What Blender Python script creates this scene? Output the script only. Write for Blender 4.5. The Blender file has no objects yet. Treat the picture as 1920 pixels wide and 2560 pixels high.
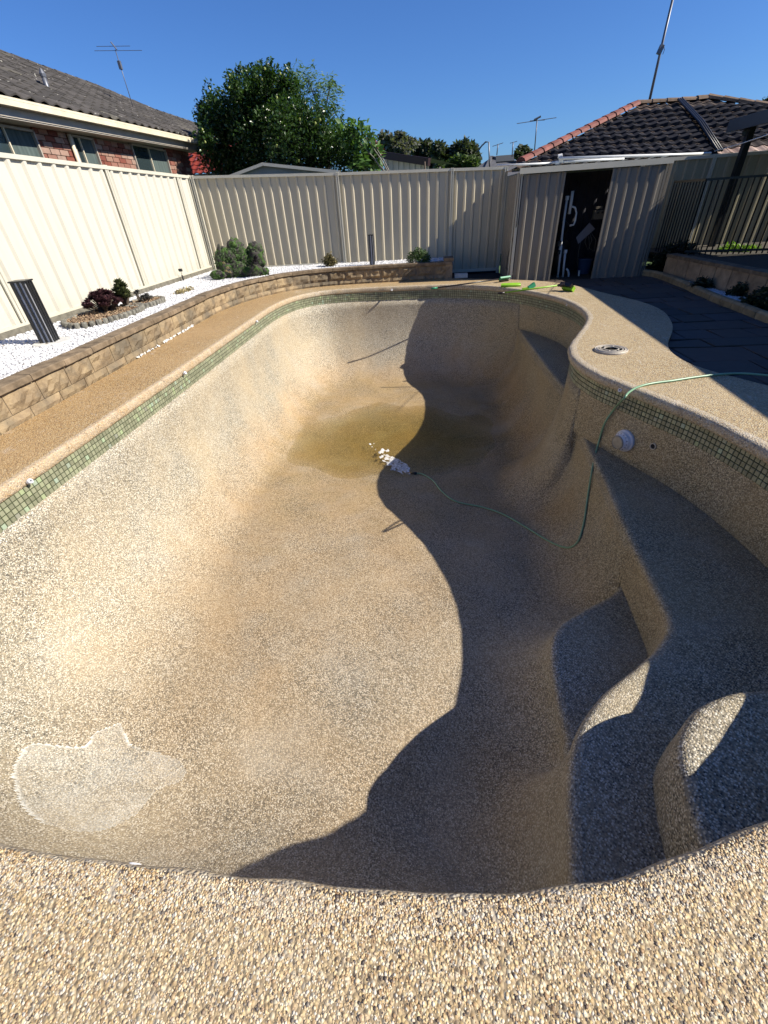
import bpy, bmesh, math, random
import numpy as np
from mathutils import Vector, Matrix, noise as mnoise
random.seed(7); rng = np.random.default_rng(7)
scene = bpy.context.scene
COL = scene.collection
R_ = math.radians

# ------------------------------------------------------------------ camera
FPX, CAM_H = 1056.0, 1.4                       # focal length in photo pixels (photo 1920x2560)
VX, VY = 1057.0, 2725.0                        # where plumb lines meet
_hy = 1280-(FPX*FPX+97*97)/(VY-1280)
_up = -np.array([VX-960, -(VY-1280), -FPX]); _up /= np.linalg.norm(_up)
_fw = np.array([VX-960, -(_hy-1280), -FPX]); _fw -= _up*_fw.dot(_up); _fw /= np.linalg.norm(_fw)
RM = np.array([np.cross(_fw, _up), _fw, _up])
EYE = np.array([0, 0, CAM_H])
def ray(px, py): return RM @ np.array([px-960, -(py-1280), -FPX], float)
def G(px, py, z=0.0): d = ray(px, py); return EYE+d*(z-CAM_H)/d[2]
def PX(px, py, x): d = ray(px, py); return EYE+d*x/d[0]
def PY(px, py, y): d = ray(px, py); return EYE+d*y/d[1]
def PPL(px, py, o, n):
    d = ray(px, py); n = np.array(n); return EYE+d*(np.dot(np.array(o)-EYE, n)/np.dot(d, n))
def proj(P):
    c = (np.asarray(P, float)-EYE) @ RM
    return np.stack([960+FPX*c[..., 0]/-c[..., 2], 1280-FPX*c[..., 1]/-c[..., 2], -c[..., 2]], -1)
cam = bpy.data.cameras.new('camera'); camo = bpy.data.objects.new('camera', cam); COL.objects.link(camo)
cam.sensor_fit = 'VERTICAL'; cam.sensor_height = 24; cam.lens = 24*FPX/2560
cam.clip_start = 0.02; cam.clip_end = 2000
m = Matrix([list(RM[0])+[0], list(RM[1])+[0], list(RM[2])+[CAM_H], [0, 0, 0, 1]])
camo.matrix_world = m; scene.camera = camo

# ------------------------------------------------------------------ light
SUN_EL, SUN_AZ = R_(38), 0.13                  # sun stands to the right, a touch in front of the back fence
sun_dir = Vector((math.cos(SUN_EL)*math.cos(SUN_AZ), -math.cos(SUN_EL)*math.sin(SUN_AZ), math.sin(SUN_EL)))
w = bpy.data.worlds.new('World'); scene.world = w; w.use_nodes = True
nt = w.node_tree; bg = nt.nodes['Background']
sky = nt.nodes.new('ShaderNodeTexSky'); sky.sky_type = 'NISHITA'; sky.sun_disc = False
sky.sun_elevation = SUN_EL; sky.sun_rotation = R_(90)+SUN_AZ
sky.air_density = 1.0; sky.dust_density = 0.35; sky.ozone_density = 3.5; sky.altitude = 0
hs = nt.nodes.new('ShaderNodeMix'); hs.data_type = 'RGBA'; hs.blend_type = 'MULTIPLY'; hs.inputs[0].default_value = 1.0
hs.inputs[7].default_value = (.48, .78, 1.28, 1)
nt.links.new(sky.outputs[0], hs.inputs[6]); nt.links.new(hs.outputs[2], bg.inputs[0])
bg.inputs[1].default_value = 0.055
sl = bpy.data.lights.new('sun', 'SUN'); slo = bpy.data.objects.new('sun', sl); COL.objects.link(slo)
sl.energy = 4.9; sl.angle = R_(0.53); sl.color = (1.0, 0.93, 0.80)
slo.rotation_euler = sun_dir.to_track_quat('Z', 'Y').to_euler()
vs = scene.view_settings
vs.view_transform = 'Standard'; vs.look = 'None'; vs.exposure = 0.88; vs.gamma = 1.0; vs.use_curve_mapping = False
scene.cycles.max_bounces = 8; scene.cycles.transparent_max_bounces = 12

# ------------------------------------------------------------------ node materials
MATS = {}
class NM:
    def __init__(s, name):
        s.m = bpy.data.materials.new(name); s.m.use_nodes = True; s.t = s.m.node_tree
        s.b = s.t.nodes['Principled BSDF']; s.out = s.t.nodes['Material Output']; MATS[name] = s.m
    def n(s, typ, **kw):
        nd = s.t.nodes.new('ShaderNode'+typ)
        for k, v in kw.items():
            if k.startswith('i_'):
                key = k[2:]
                key = int(key) if key.isdigit() else key.replace('_', ' ')
                s.put(nd.inputs[key], v)
            else: setattr(nd, k, v)
        return nd
    def put(s, sock, v):
        if isinstance(v, bpy.types.NodeSocket): s.t.links.new(v, sock)
        elif isinstance(v, tuple) and sock.type == 'RGBA' and len(v) == 3: sock.default_value = (*v, 1)
        else: sock.default_value = v
    def ramp(s, fac, stops, interp='LINEAR'):
        r = s.n('ValToRGB'); r.color_ramp.interpolation = interp; e = r.color_ramp.elements
        while len(e) < len(stops): e.new(0.5)
        for i, (p, c) in enumerate(stops):
            e[i].position = p; e[i].color = (*c, 1) if isinstance(c, tuple) else (c, c, c, 1)
        s.put(r.inputs[0], fac); return r.outputs[0]
    def mix(s, f, a, b, mode='MIX'):
        nd = s.n('Mix', data_type='RGBA', blend_type=mode); s.put(nd.inputs[0], f); s.put(nd.inputs[6], a); s.put(nd.inputs[7], b); return nd.outputs[2]
    def math(s, op, a, b=0.0, c=0.0):
        nd = s.n('Math', operation=op); s.put(nd.inputs[0], a); s.put(nd.inputs[1], b); s.put(nd.inputs[2], c); return nd.outputs[0]
    def coord(s, kind='Object', scale=1.0):
        c = s.n('TexCoord').outputs[kind]
        if scale == 1.0: return c
        mp = s.n('Mapping'); s.put(mp.inputs[0], c); mp.inputs['Scale'].default_value = (scale,)*3 if not isinstance(scale, tuple) else scale
        return mp.outputs[0]
    def pos(s): return s.n('NewGeometry').outputs['Position']
    def noise(s, vec, scale, detail=3, rough=0.55, dist=0.0):
        nd = s.n('TexNoise'); s.put(nd.inputs['Vector'], vec); nd.inputs['Scale'].default_value = scale
        nd.inputs['Detail'].default_value = detail; nd.inputs['Roughness'].default_value = rough; nd.inputs['Distortion'].default_value = dist
        return nd.outputs['Fac']
    def voro(s, vec, scale, feature='F1', rnd=1.0):
        nd = s.n('TexVoronoi', feature=feature); s.put(nd.inputs['Vector'], vec); nd.inputs['Scale'].default_value = scale
        nd.inputs['Randomness'].default_value = rnd; return nd
    def rand(s):
        a = s.n('ObjectInfo').outputs['Random']; b = s.n('NewGeometry').outputs['Random Per Island']
        return s.math('FRACT', s.math('ADD', s.math('MULTIPLY', a, 7.31), b))
    def bump(s, h, strength=0.3, dist=0.01):
        b = s.n('Bump'); b.inputs['Strength'].default_value = strength; b.inputs['Distance'].default_value = dist
        s.put(b.inputs['Height'], h); s.put(s.b.inputs['Normal'], b.outputs[0]); return b.outputs[0]
    def base(s, c, rough=0.6, metal=0.0, spec=0.5):
        s.put(s.b.inputs['Base Color'], tuple(x*.79 for x in c) if isinstance(c, tuple) else s.mix(1.0, c, (.79, .79, .79), 'MULTIPLY')); s.put(s.b.inputs['Roughness'], rough); s.put(s.b.inputs['Metallic'], metal)
        s.b.inputs['Specular IOR Level'].default_value = spec; return s.m

def pebble_stops(light=1.0, warm=1.0, dark=0.1):
    f = light
    def c(r, g, b): return (min(1, r*f), min(1, g*f), min(1, b*f/warm))
    return [(0.0, c(.075, .06, .055)), (dark*0.7, c(.13, .10, .08)), (dark, c(.32, .20, .11)), (dark+.14, c(.50, .35, .18)),
            (dark+.3, c(.62, .46, .25)), (dark+.45, c(.69, .54, .32)), (dark+.62, c(.76, .68, .52)), (.88, c(.62, .57, .49)), (.97, c(.56, .40, .24))]
def pool_stops(f, dark):
    c = lambda r, g, b: (r*f, g*f, b*f)
    return [(0.0, c(.045, .045, .045)), (dark*.6, c(.10, .09, .08)), (dark, c(.24, .19, .13)), (dark+.12, c(.46, .385, .27)), (dark+.26, c(.60, .53, .41)), (dark+.44, c(.74, .685, .58)), (dark+.6, c(.82, .78, .69)), (.97, c(.50, .42, .29))]
def mat_pebbles(name, scale, light, warm, dark, bstr, stain=None, grout=(.42, .34, .24), stops=None):
    k = NM(name); p = k.pos(); rm = k.n('Mapping'); k.put(rm.inputs[0], p); rm.inputs['Rotation'].default_value = (.61, .43, .97)   # keeps the cell lattice off the wall planes
    v = k.voro(rm.outputs[0], scale); sep = k.n('SeparateColor'); k.put(sep.inputs[0], v.outputs['Color'])
    col = k.ramp(sep.outputs[0], stops or pebble_stops(light, warm, dark))
    col = k.mix(k.ramp(v.outputs['Distance'], [(0.40, 0.0), (0.66, 1.0)]), col, grout)
    big = k.noise(p, 1.3, 4, .6)
    col = k.mix(k.ramp(big, [(0.35, .0), (0.7, .45)]), col, (.56, .44, .28))
    if stain: col = stain(k, p, col)
    h = k.math('SUBTRACT', 1.0, v.outputs['Distance'])
    k.bump(h, bstr, 0.6/scale)
    return k.base(col, .62, 0, .3)
def deck_stain(k, p, col):
    sx = k.n('SeparateXYZ'); k.put(sx.inputs[0], p)
    n = k.noise(p, .9, 3)
    left = k.math('SUBTRACT', k.math('ADD', sx.outputs[0], k.math('MULTIPLY', n, .8)), 0.0)
    f = k.ramp(k.math('MULTIPLY_ADD', left, -1.0, -1.6), [(0.3, 0.0), (1.0, .75)])     # the bed-side strip is ochre with dust
    yy = k.ramp(k.math('MULTIPLY_ADD', sx.outputs[1], .5, -4.5), [(0.25, 0.0), (.6, .6)])
    f = k.math('MAXIMUM', f, yy)
    col = k.mix(f, col, k.mix(1.0, col, (.94, .77, .57), 'MULTIPLY'))
    calc = k.ramp(k.noise(p, 5.0, 5, .65, 1.5), [(.60, 0.0), (.72, .35)])               # lime bloom
    return k.mix(calc, col, (.78, .74, .68))
mat_pebbles('deck pebbles', 95, .88, 1.08, .13, .9, deck_stain, (.36, .27, .16))
def rim_stain(k, p, col):
    col = deck_stain(k, p, col)
    return k.mix(k.ramp(k.noise(p, 12, 5, .65), [(.35, .05), (.7, .32)]), col, (.66, .61, .52))
mat_pebbles('rim pebbles', 95, .92, 1.0, .12, .8, rim_stain, (.38, .32, .24))
def pool_stain(k, p, col):
    sx = k.n('SeparateXYZ'); k.put(sx.inputs[0], p)
    mp = k.n('Mapping'); k.put(mp.inputs[0], p); mp.inputs['Scale'].default_value = (1, 1, .9)
    n1 = k.noise(mp.outputs[0], .8, 4, .6, .4)
    n2 = k.noise(mp.outputs[0], 2.6, 5, .6, .6)
    dp = k.math('MULTIPLY', sx.outputs[2], -1.0)
    low = k.ramp(k.math('MULTIPLY_ADD', n1, .9, k.math('SUBTRACT', dp, 1.50)), [(.05, 0.0), (.6, .85)])
    col = k.mix(low, col, k.mix(1.0, col, (.93, .78, .62), 'MULTIPLY'))                   # tannin stain low down
    deep = k.ramp(k.math('MULTIPLY_ADD', n2, .5, k.math('SUBTRACT', dp, 1.72)), [(.12, 0.0), (.36, .65)])
    col = k.mix(deep, col, k.mix(1.0, col, (.85, .81, .60), 'MULTIPLY'))                  # damp algae round the puddle
    rt = k.ramp(k.math('MULTIPLY_ADD', n1, 1.4, k.math('SUBTRACT', sx.outputs[0], 1.3)), [(.15, 0.0), (.9, .5)])
    col = k.mix(rt, col, k.mix(1.0, col, (.80, .72, .46), 'MULTIPLY'))
    pale = k.ramp(k.noise(mp.outputs[0], 1.7, 2, .5, .4), [(.5, 0.0), (.8, .2)])
    return k.mix(pale, col, (.58, .56, .50))
mat_pebbles('pool pebbles', 124, .74, .90, .26, .7, pool_stain, (.27, .245, .19), pool_stops(1.0, .30))
def simple(name, c, rough=.6, metal=0., var=0.15, nscale=8., bump=0.1, spec=.5, rv=0.0):
    k = NM(name); p = k.pos(); n = k.noise(p, nscale, 4, .6)
    lo = tuple(x*(1-var) for x in c); hi = tuple(min(1, x*(1+var)) for x in c)
    col = k.ramp(n, [(.3, lo), (.7, hi)])
    if rv:
        hsn = k.n('HueSaturation'); k.put(hsn.inputs['Color'], col); k.put(hsn.inputs['Value'], k.math('MULTIPLY_ADD', k.rand(), 2*rv, 1-rv)); col = hsn.outputs[0]
    if bump: k.bump(k.noise(p, nscale*6, 4, .6), bump, .005)
    return k.base(col, rough, metal, spec)
def mat_fence(name, c):
    k = NM(name); p = k.pos(); sx = k.n('SeparateXYZ'); k.put(sx.inputs[0], p)
    mp = k.n('Mapping'); k.put(mp.inputs[0], p); mp.inputs['Scale'].default_value = (6, 6, .5)
    streak = k.noise(mp.outputs[0], 2.0, 4, .6)
    col = k.mix(k.ramp(streak, [(.45, 0.0), (.8, .35)]), c, tuple(x*.72 for x in c))
    dirt = k.ramp(k.math('MULTIPLY_ADD', k.noise(p, 7, 3), .3, k.math('MULTIPLY', sx.outputs[2], -1.0)), [(-.3+.0, 0.0), (.0, .0)])
    low = k.ramp(k.math('ADD', sx.outputs[2], k.math('MULTIPLY', k.noise(p, 6, 4), .25)), [(.42, .35), (.75, 0.0)])
    col = k.mix(low, col, tuple(x*.6 for x in c))
    k.bump(k.noise(p, 3, 2), .08, .01)
    return k.base(col, .42, 0, .4)
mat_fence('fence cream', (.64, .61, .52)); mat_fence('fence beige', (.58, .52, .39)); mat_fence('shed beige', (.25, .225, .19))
mat_fence('fence shaded', (.40, .36, .25))  # darker copy of the beige fence, shadow on the right run put into the colour
simple('rail cream', (.62, .59, .49), .4, 0, .05, 4, 0)
simple('gutter cream', (.74, .66, .50), .4, 0, .12, 5, 0)
simple('gutter shade', (.42, .38, .33), .5, 0, .1, 5, 0)
simple('soffit', (.55, .50, .44), .7, 0, .08, 3, 0.05)
simple('pvc white', (.80, .80, .78), .35, 0, .06, 10, 0)
simple('plastic black', (.012, .012, .014), .4, 0, .2, 20, .05)
simple('metal black', (.010, .011, .013), .35, 0, .2, 9, .05)
simple('fascia dark', (.055, .06, .065), .55, 0, .1, 9, .05)
simple('core metal', (.62, .63, .68), .4, .2, .1, 9, 0)
simple('metal grey', (.16, .17, .2), .45, .4, .15, 9, 0)
simple('cap stone', (.20, .15, .10), .9, 0, .45, 9, .6, .2, .12)
simple('mortar', (.30, .25, .20), .95, 0, .2, 30, .3)
simple('sleeper', (.19, .175, .14), .9, 0, .35, 12, .4, .3, .1)
simple('log grey', (.20, .19, .16), .9, 0, .45, 25, .6, .3, .2)
simple('mulch', (.22, .13, .07), .9, 0, .6, 60, .8)
simple('soil', (.05, .042, .03), .95, 0, .4, 30, .6)
simple('white stone', (.68, .68, .70), .7, 0, .08, 60, .2, .3, .13)
simple('tread edge', (.5, .4, .28), .8)
simple('concrete pale', (.62, .61, .58), .85, 0, .15, 20, .3)
simple('block sand', (.36, .27, .18), .9, 0, .3, 7, .4, .2, .12)
simple('curb sand', (.34, .26, .15), .9, 0, .3, 9, .5, .2, .15)
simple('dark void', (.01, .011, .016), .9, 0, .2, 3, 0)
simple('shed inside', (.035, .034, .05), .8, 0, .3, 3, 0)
simple('lime plastic', (.26, .52, .03), .4, 0, .1, 9, 0)
simple('teal plastic', (.02, .26, .13), .4, 0, .1, 9, 0)
simple('broom black', (.02, .015, .016), .35, 0, .1, 9, 0)
simple('hose green', (.20, .37, .23), .35, 0, .12, 5, 0)
simple('brass', (.6, .35, .1), .3, .9, .1, 9, 0)
simple('white plastic', (.80, .80, .84), .35, 0, .05, 9, 0)
simple('lid plastic', (.50, .45, .38), .5, 0, .12, 12, 0.05)
simple('lens', (.32, .30, .25), .15, 0, .3, 14, 0)
simple('red ridge', (.22, .075, .06), .75, 0, .35, 5, .3, .3, .2)
simple('brown ridge', (.19, .13, .09), .85, 0, .4, 6, .4, .3, .25)
simple('maroon', (.03, .010, .012), .5, 0, .15, 5, 0)
simple('wall white', (.72, .68, .60), .6, 0, .08, 4, 0)
simple('shed pale', (.40, .42, .38), .55, 0, .12, 4, 0)
simple('solar mat', (.016, .016, .022), .8, 0, .3, 12, .3, .15)
simple('bark', (.10, .075, .055), .9, 0, .4, 20, .5)
simple('bark pale', (.24, .22, .19), .9, 0, .4, 20, .5)
simple('box grey', (.26, .26, .30), .5, 0, .05, 5, 0)
simple('box beige', (.20, .18, .15), .5, 0, .05, 5, 0)
simple('blue plastic', (.03, .07, .16), .4, 0, .05, 5, 0)
simple('rock', (.05, .045, .04), .9, 0, .5, 9, .6)
simple('lawn', (.05, .10, .02), .9, 0, .4, 12, .4)
simple('asphalt roof', (.11, .11, .12), .8, 0, .3, 7, .2, .3, .2)
simple('lime efflorescence', (.80, .78, .74), .9, 0, .1, 40, .4)
simple('residue', (.86, .88, .82), .9, 0, .06, 30, .3)
simple('foam', (.86, .86, .92), .6, 0, .06, 30, .6)
def mat_tile(name, stops, rough=.7):
    k = NM(name); p = k.pos(); col = k.ramp(k.rand(), stops)
    col = k.mix(k.ramp(k.noise(p, 9, 5, .65), [(.4, 0.0), (.75, .5)]), col, k.mix(1.0, col, (.45, .45, .45), 'MULTIPLY'))
    k.bump(k.noise(p, 60, 4), .3, .004); return k, col, rough
k, c, r = mat_tile('roof grey', [(0, (.065, .06, .057)), (.5, (.085, .078, .073)), (.93, (.11, .10, .095)), (1, (.13, .12, .10))])
lich = k.ramp(k.noise(k.pos(), 13.0, 2, .5), [(.70, 0.0), (.72, .8)]); c = k.mix(lich, c, (.62, .60, .52)); k.base(c, .85, 0, .2)
k, c, r = mat_tile('roof red', [(0, (.20, .03, .025)), (.5, (.26, .04, .032)), (1, (.32, .06, .045))]); k.base(c, .5)
k, c, r = mat_tile('roof brown', [(0, (.055, .045, .042)), (.5, (.08, .062, .055)), (.9, (.11, .08, .065)), (1, (.16, .11, .08))]); k.base(c, .85, 0, .15)
k, c, r = mat_tile('roof pink', [(0, (.30, .19, .15)), (1, (.46, .33, .27))]); k.base(c, .8)
k, c, r = mat_tile('brick', [(0, (.20, .065, .05)), (.3, (.25, .085, .06)), (.55, (.30, .13, .10)), (.8, (.36, .22, .17)), (1, (.40, .28, .23))]); k.base(c, .85, 0, .2)
k, c, r = mat_tile('paver', [(0, (.035, .033, .03)), (.4, (.065, .055, .045)), (.75, (.09, .06, .045)), (1, (.055, .055, .06))]); k.base(c, .75)
# pool tiles
k = NM('pool tile'); col = k.ramp(k.rand(), [(0, (.19, .20, .13)), (.45, (.26, .27, .18)), (.75, (.31, .32, .215)), (.92, (.34, .37, .23)), (.95, (.38, .48, .25)), (.98, (.36, .45, .35)), (1, (.27, .26, .21))])
col = k.mix(k.ramp(k.noise(k.pos(), 30, 3), [(.4, 0.0), (.7, .4)]), col, (.34, .33, .24)); k.base(col, .32, 0, .5)
simple('tile grout', (.045, .055, .022), .9, 0, .25, 40, .2)
# split block
k = NM('split block'); p = k.pos()
col = k.ramp(k.noise(p, 4.5, 5, .65, .6), [(.3, (.17, .13, .085)), (.45, (.27, .20, .125)), (.6, (.37, .28, .17)), (.75, (.24, .18, .11))])
hsn = k.n('HueSaturation'); k.put(hsn.inputs['Color'], col); k.put(hsn.inputs['Value'], k.math('MULTIPLY_ADD', k.rand(), .35, .82)); col = hsn.outputs[0]
col = k.mix(k.ramp(k.noise(p, 2.2, 4, .6), [(.46, 0.0), (.62, .65)]), col, (.14, .125, .10))
k.bump(k.noise(p, 45, 6, .7), .9, .012); k.base(col, .95, 0, .15)
# glass / water
k = NM('window glass'); k.base((.03, .045, .05), .06, 0, .6)
k = NM('curtain'); k.base(k.ramp(k.noise(k.coord('Object', (18, 18, 2)), 1, 2), [(.3, (.05, .075, .075)), (.7, (.10, .135, .13))]), .8)
k = NM('foam film'); ft_ = k.n('BsdfTransparent'); fm_ = k.n('MixShader'); k.base((1, 1, 1), .5, 0, .3)
k.put(fm_.inputs[0], k.ramp(k.noise(k.pos(), 28, 4, .65, 1.0), [(.35, .2), (.62, .9)])); k.put(fm_.inputs[1], ft_.outputs[0]); k.put(fm_.inputs[2], k.b.outputs[0]); k.put(k.out.inputs[0], fm_.outputs[0])
k = NM('water'); p = k.pos()
tr = k.n('BsdfTransparent'); k.put(tr.inputs[0], k.ramp(k.n('Attribute', attribute_name='depth').outputs['Fac'], [(0.0, (.96, .94, .87)), (.03, (.86, .83, .68)), (.09, (.77, .73, .52))]))
gl = k.n('BsdfGlossy'); gl.inputs['Roughness'].default_value = .04
lw = k.n('LayerWeight'); lw.inputs[0].default_value = .5
d1 = k.n('VectorMath', operation='DISTANCE'); k.put(d1.inputs[0], p); d1.inputs[1].default_value = (-.35, 5.75, -1.8)
amp = k.ramp(d1.outputs['Value'], [(0.0, 1.0), (1.0, .12)])
hgt = k.math('MULTIPLY', k.noise(p, 14, 3, .6, 1.2), amp)
b = k.n('Bump'); b.inputs['Strength'].default_value = .6; b.inputs['Distance'].default_value = .02; k.put(b.inputs['Height'], hgt)
k.put(gl.inputs['Normal'], b.outputs[0]); k.put(lw.inputs['Normal'], b.outputs[0]); frf = k.math('MULTIPLY_ADD', k.math('POWER', lw.outputs['Facing'], 4.0), .7, .02)
ms = k.n('MixShader'); k.put(ms.inputs[0], frf); k.put(ms.inputs[1], tr.outputs[0]); k.put(ms.inputs[2], gl.outputs[0]); k.put(k.out.inputs[0], ms.outputs[0])
# leaves
def leafmat(name, a, b_, gloss=.4, trans=.25):
    k = NM(name); col = k.ramp(k.n('NewGeometry').outputs['Random Per Island'], [(0, a), (1, b_)])
    k.base(col, gloss, 0, .5)
    tl = k.n('BsdfTranslucent'); k.put(tl.inputs[0], k.mix(1.0, col, (1.3, 1.5, .5), 'MULTIPLY'))
    ms = k.n('MixShader'); ms.inputs[0].default_value = trans; k.put(ms.inputs[1], k.b.outputs[0]); k.put(ms.inputs[2], tl.outputs[0]); k.put(k.out.inputs[0], ms.outputs[0])
    return k.m
leafmat('leaf citrus', (.022, .055, .016), (.065, .12, .03), .32)
leafmat('leaf feather', (.10, .17, .10), (.20, .29, .17), .6)
leafmat('leaf fig', (.06, .13, .03), (.12, .22, .06), .5)
leafmat('leaf gum', (.035, .05, .03), (.085, .10, .06), .6)
leafmat('leaf gum pale', (.10, .11, .09), (.17, .17, .14), .6)
leafmat('leaf bush', (.06, .10, .03), (.12, .17, .06), .6)
leafmat('leaf purple', (.045, .018, .025), (.11, .045, .05), .5, .1)
leafmat('leaf black', (.012, .010, .014), (.04, .03, .035), .35, .05)
leafmat('leaf moss', (.035, .075, .02), (.09, .16, .04), .7, .1)
leafmat('leaf olive', (.05, .07, .02), (.11, .12, .04), .6, .1)
leafmat('leaf straw', (.30, .24, .12), (.50, .42, .24), .8, .1)
leafmat('leaf grey', (.08, .08, .07), (.17, .16, .15), .8, .1)
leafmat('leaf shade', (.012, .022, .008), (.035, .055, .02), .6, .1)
leafmat('leaf grass', (.10, .20, .02), (.22, .36, .05), .6, .3)

# ------------------------------------------------------------------ mesh helpers
def meta(o, label=None, cat=None, group=None, kind=None):
    if label: o['label'] = label
    if cat: o['category'] = cat
    if group: o['group'] = group
    if kind: o['kind'] = kind
    return o
def mesh_obj(name, verts, faces, mat, parent=None, smooth=False, loc=None):
    me = bpy.data.meshes.new(name); me.from_pydata([tuple(map(float, v)) for v in verts], [], [tuple(f) for f in faces]); me.update()
    return link(name, me, mat, parent, smooth, loc)
def link(name, me, mat, parent=None, smooth=False, loc=None):
    if isinstance(mat, str): mat = MATS[mat]
    if mat and not me.materials: me.materials.append(mat)
    if smooth: me.polygons.foreach_set('use_smooth', [True]*len(me.polygons))
    o = bpy.data.objects.new(name, me); COL.objects.link(o)
    if parent: o.parent = parent
    if loc is not None: o.location = loc
    return o
def empty(name, loc, label, cat, group=None, rz=0.0):
    o = bpy.data.objects.new(name, None); o.empty_display_size = .1; COL.objects.link(o); o.location = loc; o.rotation_euler = (0, 0, rz)
    return meta(o, label, cat, group)
def sub(name, verts, faces, mat, parent, smooth=False):      # world coords -> child of an unrotated empty
    off = np.array(parent.location) if parent is not None else np.zeros(3)
    q = parent.parent if parent is not None else None
    while q is not None: off = off+np.array(q.location); q = q.parent
    vv = np.asarray(verts, float)-off
    return mesh_obj(name, vv, faces, mat, parent, smooth)
class MB:
    def __init__(s): s.v = []; s.f = []
    def add(s, v, f):
        n = len(s.v); s.v += [tuple(map(float, x)) for x in v]; s.f += [tuple(i+n for i in q) for q in f]; return s
    def box(s, c, d, rz=0.0, rx=0.0, ry=0.0, M=None):
        hx, hy, hz = d[0]/2, d[1]/2, d[2]/2
        v = [Vector((x*hx, y*hy, z*hz)) for x in (-1, 1) for y in (-1, 1) for z in (-1, 1)]
        rot = M if M is not None else (Matrix.Rotation(rz, 3, 'Z') @ Matrix.Rotation(ry, 3, 'Y') @ Matrix.Rotation(rx, 3, 'X'))
        v = [tuple(rot @ q + Vector(c)) for q in v]
        return s.add(v, [(0, 1, 3, 2), (4, 6, 7, 5), (0, 4, 5, 1), (2, 3, 7, 6), (0, 2, 6, 4), (1, 5, 7, 3)])
    def bar(s, a, b, w, h):                # box from a to b (w horizontal, h other)
        a, b = Vector(a), Vector(b); d = b-a; L = d.length; z = d.normalized()
        x = z.cross(Vector((0, 0, 1)));  x = Vector((1, 0, 0)) if x.length < 1e-4 else x.normalized()
        y = z.cross(x); M = Matrix((x, y, z)).transposed()
        return s.box((a+b)/2, (w, h, L), M=M)
    def tube(s, pts, r, n=8, cap=True):
        pts = [Vector(p) for p in pts]; rs = r if isinstance(r, (list, tuple)) else [r]*len(pts)
        base = len(s.v); pr = None
        for i, p in enumerate(pts):
            t = (pts[min(i+1, len(pts)-1)]-pts[max(i-1, 0)]).normalized()
            if pr is None: pr = t.orthogonal().normalized()
            pr = (pr-t*pr.dot(t)).normalized(); q = t.cross(pr)
            for j in range(n):
                a = 2*math.pi*j/n; s.v.append(tuple(p+(pr*math.cos(a)+q*math.sin(a))*rs[i]))
        for i in range(len(pts)-1):
            for j in range(n):
                a = base+i*n+j; b_ = base+i*n+(j+1) % n; s.f.append((a, b_, b_+n, a+n))
        if cap: s.f.append(tuple(base+j for j in range(n))[::-1]); s.f.append(tuple(base+(len(pts)-1)*n+j for j in range(n)))
        return s
    def lathe(s, c, axis, prof, n=24):     # prof: (radius, along)
        ax = Vector(axis).normalized(); u = ax.orthogonal().normalized(); v = ax.cross(u); c = Vector(c); base = len(s.v)
        for r, h in prof:
            for j in range(n):
                a = 2*math.pi*j/n; s.v.append(tuple(c+ax*h+(u*math.cos(a)+v*math.sin(a))*r))
        for i in range(len(prof)-1):
            for j in range(n):
                a = base+i*n+j; b_ = base+i*n+(j+1) % n; s.f.append((a, b_, b_+n, a+n))
        s.f.append(tuple(base+(len(prof)-1)*n+j for j in range(n)))
        return s
    def done(s, name, mat, parent=None, smooth=False):
        return sub(name, s.v, s.f, mat, parent, smooth) if parent is not None else mesh_obj(name, s.v, s.f, mat, None, smooth)
def catmull(pts, step, closed=False):
    P = [np.array(p, float) for p in pts]; n = len(P); out = []
    rngi = range(n) if closed else range(n-1)
    for i in rngi:
        p0 = P[(i-1) % n] if closed or i > 0 else P[0]*2-P[1]; p1 = P[i]; p2 = P[(i+1) % n]
        p3 = P[(i+2) % n] if closed or i+2 < n else P[-1]*2-P[-2]
        for t in np.linspace(0, 1, 24, endpoint=False):
            out.append(.5*((2*p1)+(-p0+p2)*t+(2*p0-5*p1+4*p2-p3)*t*t+(-p0+3*p1-3*p2+p3)*t**3))
    if not closed: out.append(P[-1])
    A = np.array(out)
    if closed: A = np.vstack([A, A[:1]])
    L = np.concatenate([[0], np.cumsum(np.linalg.norm(np.diff(A, axis=0), axis=1))])
    m_ = max(2, int(round(L[-1]/step))); u = np.linspace(0, L[-1], m_+1)
    B = np.stack([np.interp(u, L, A[:, k]) for k in range(A.shape[1])], 1)
    return B[:-1] if closed else B
def inpoly(pts, poly):
    pts = np.atleast_2d(pts); x, y = pts[:, 0], pts[:, 1]; r = np.zeros(len(pts), bool); n = len(poly)
    x0, y0 = poly[:, 0], poly[:, 1]; x1, y1 = np.roll(x0, -1), np.roll(y0, -1)
    for i in range(n):
        c = ((y0[i] > y) != (y1[i] > y)) & (x < (x1[i]-x0[i])*(y-y0[i])/(y1[i]-y0[i]+1e-12)+x0[i]); r ^= c
    return r
def normals2(A):       # left normals of a closed 2-D polyline
    t = np.roll(A, -1, 0)-np.roll(A, 1, 0); t /= np.linalg.norm(t, axis=1)[:, None]
    return np.stack([-t[:, 1], t[:, 0]], 1)
def fill(name, loops, z, mat, parent=None, kind=None):
    bm = bmesh.new()
    for lp in loops:
        vs_ = [bm.verts.new((p[0], p[1], z)) for p in lp]
        for i in range(len(vs_)): bm.edges.new((vs_[i], vs_[(i+1) % len(vs_)]))
    bmesh.ops.triangle_fill(bm, use_beauty=True, use_dissolve=False, edges=bm.edges[:])
    bmesh.ops.recalc_face_normals(bm, faces=bm.faces[:])
    if sum(f.normal.z*f.calc_area() for f in bm.faces) < 0: bmesh.ops.reverse_faces(bm, faces=bm.faces[:])
    me = bpy.data.meshes.new(name); bm.to_mesh(me); bm.free()
    o = link(name, me, mat, parent)
    if kind: o['kind'] = kind
    return o
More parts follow.
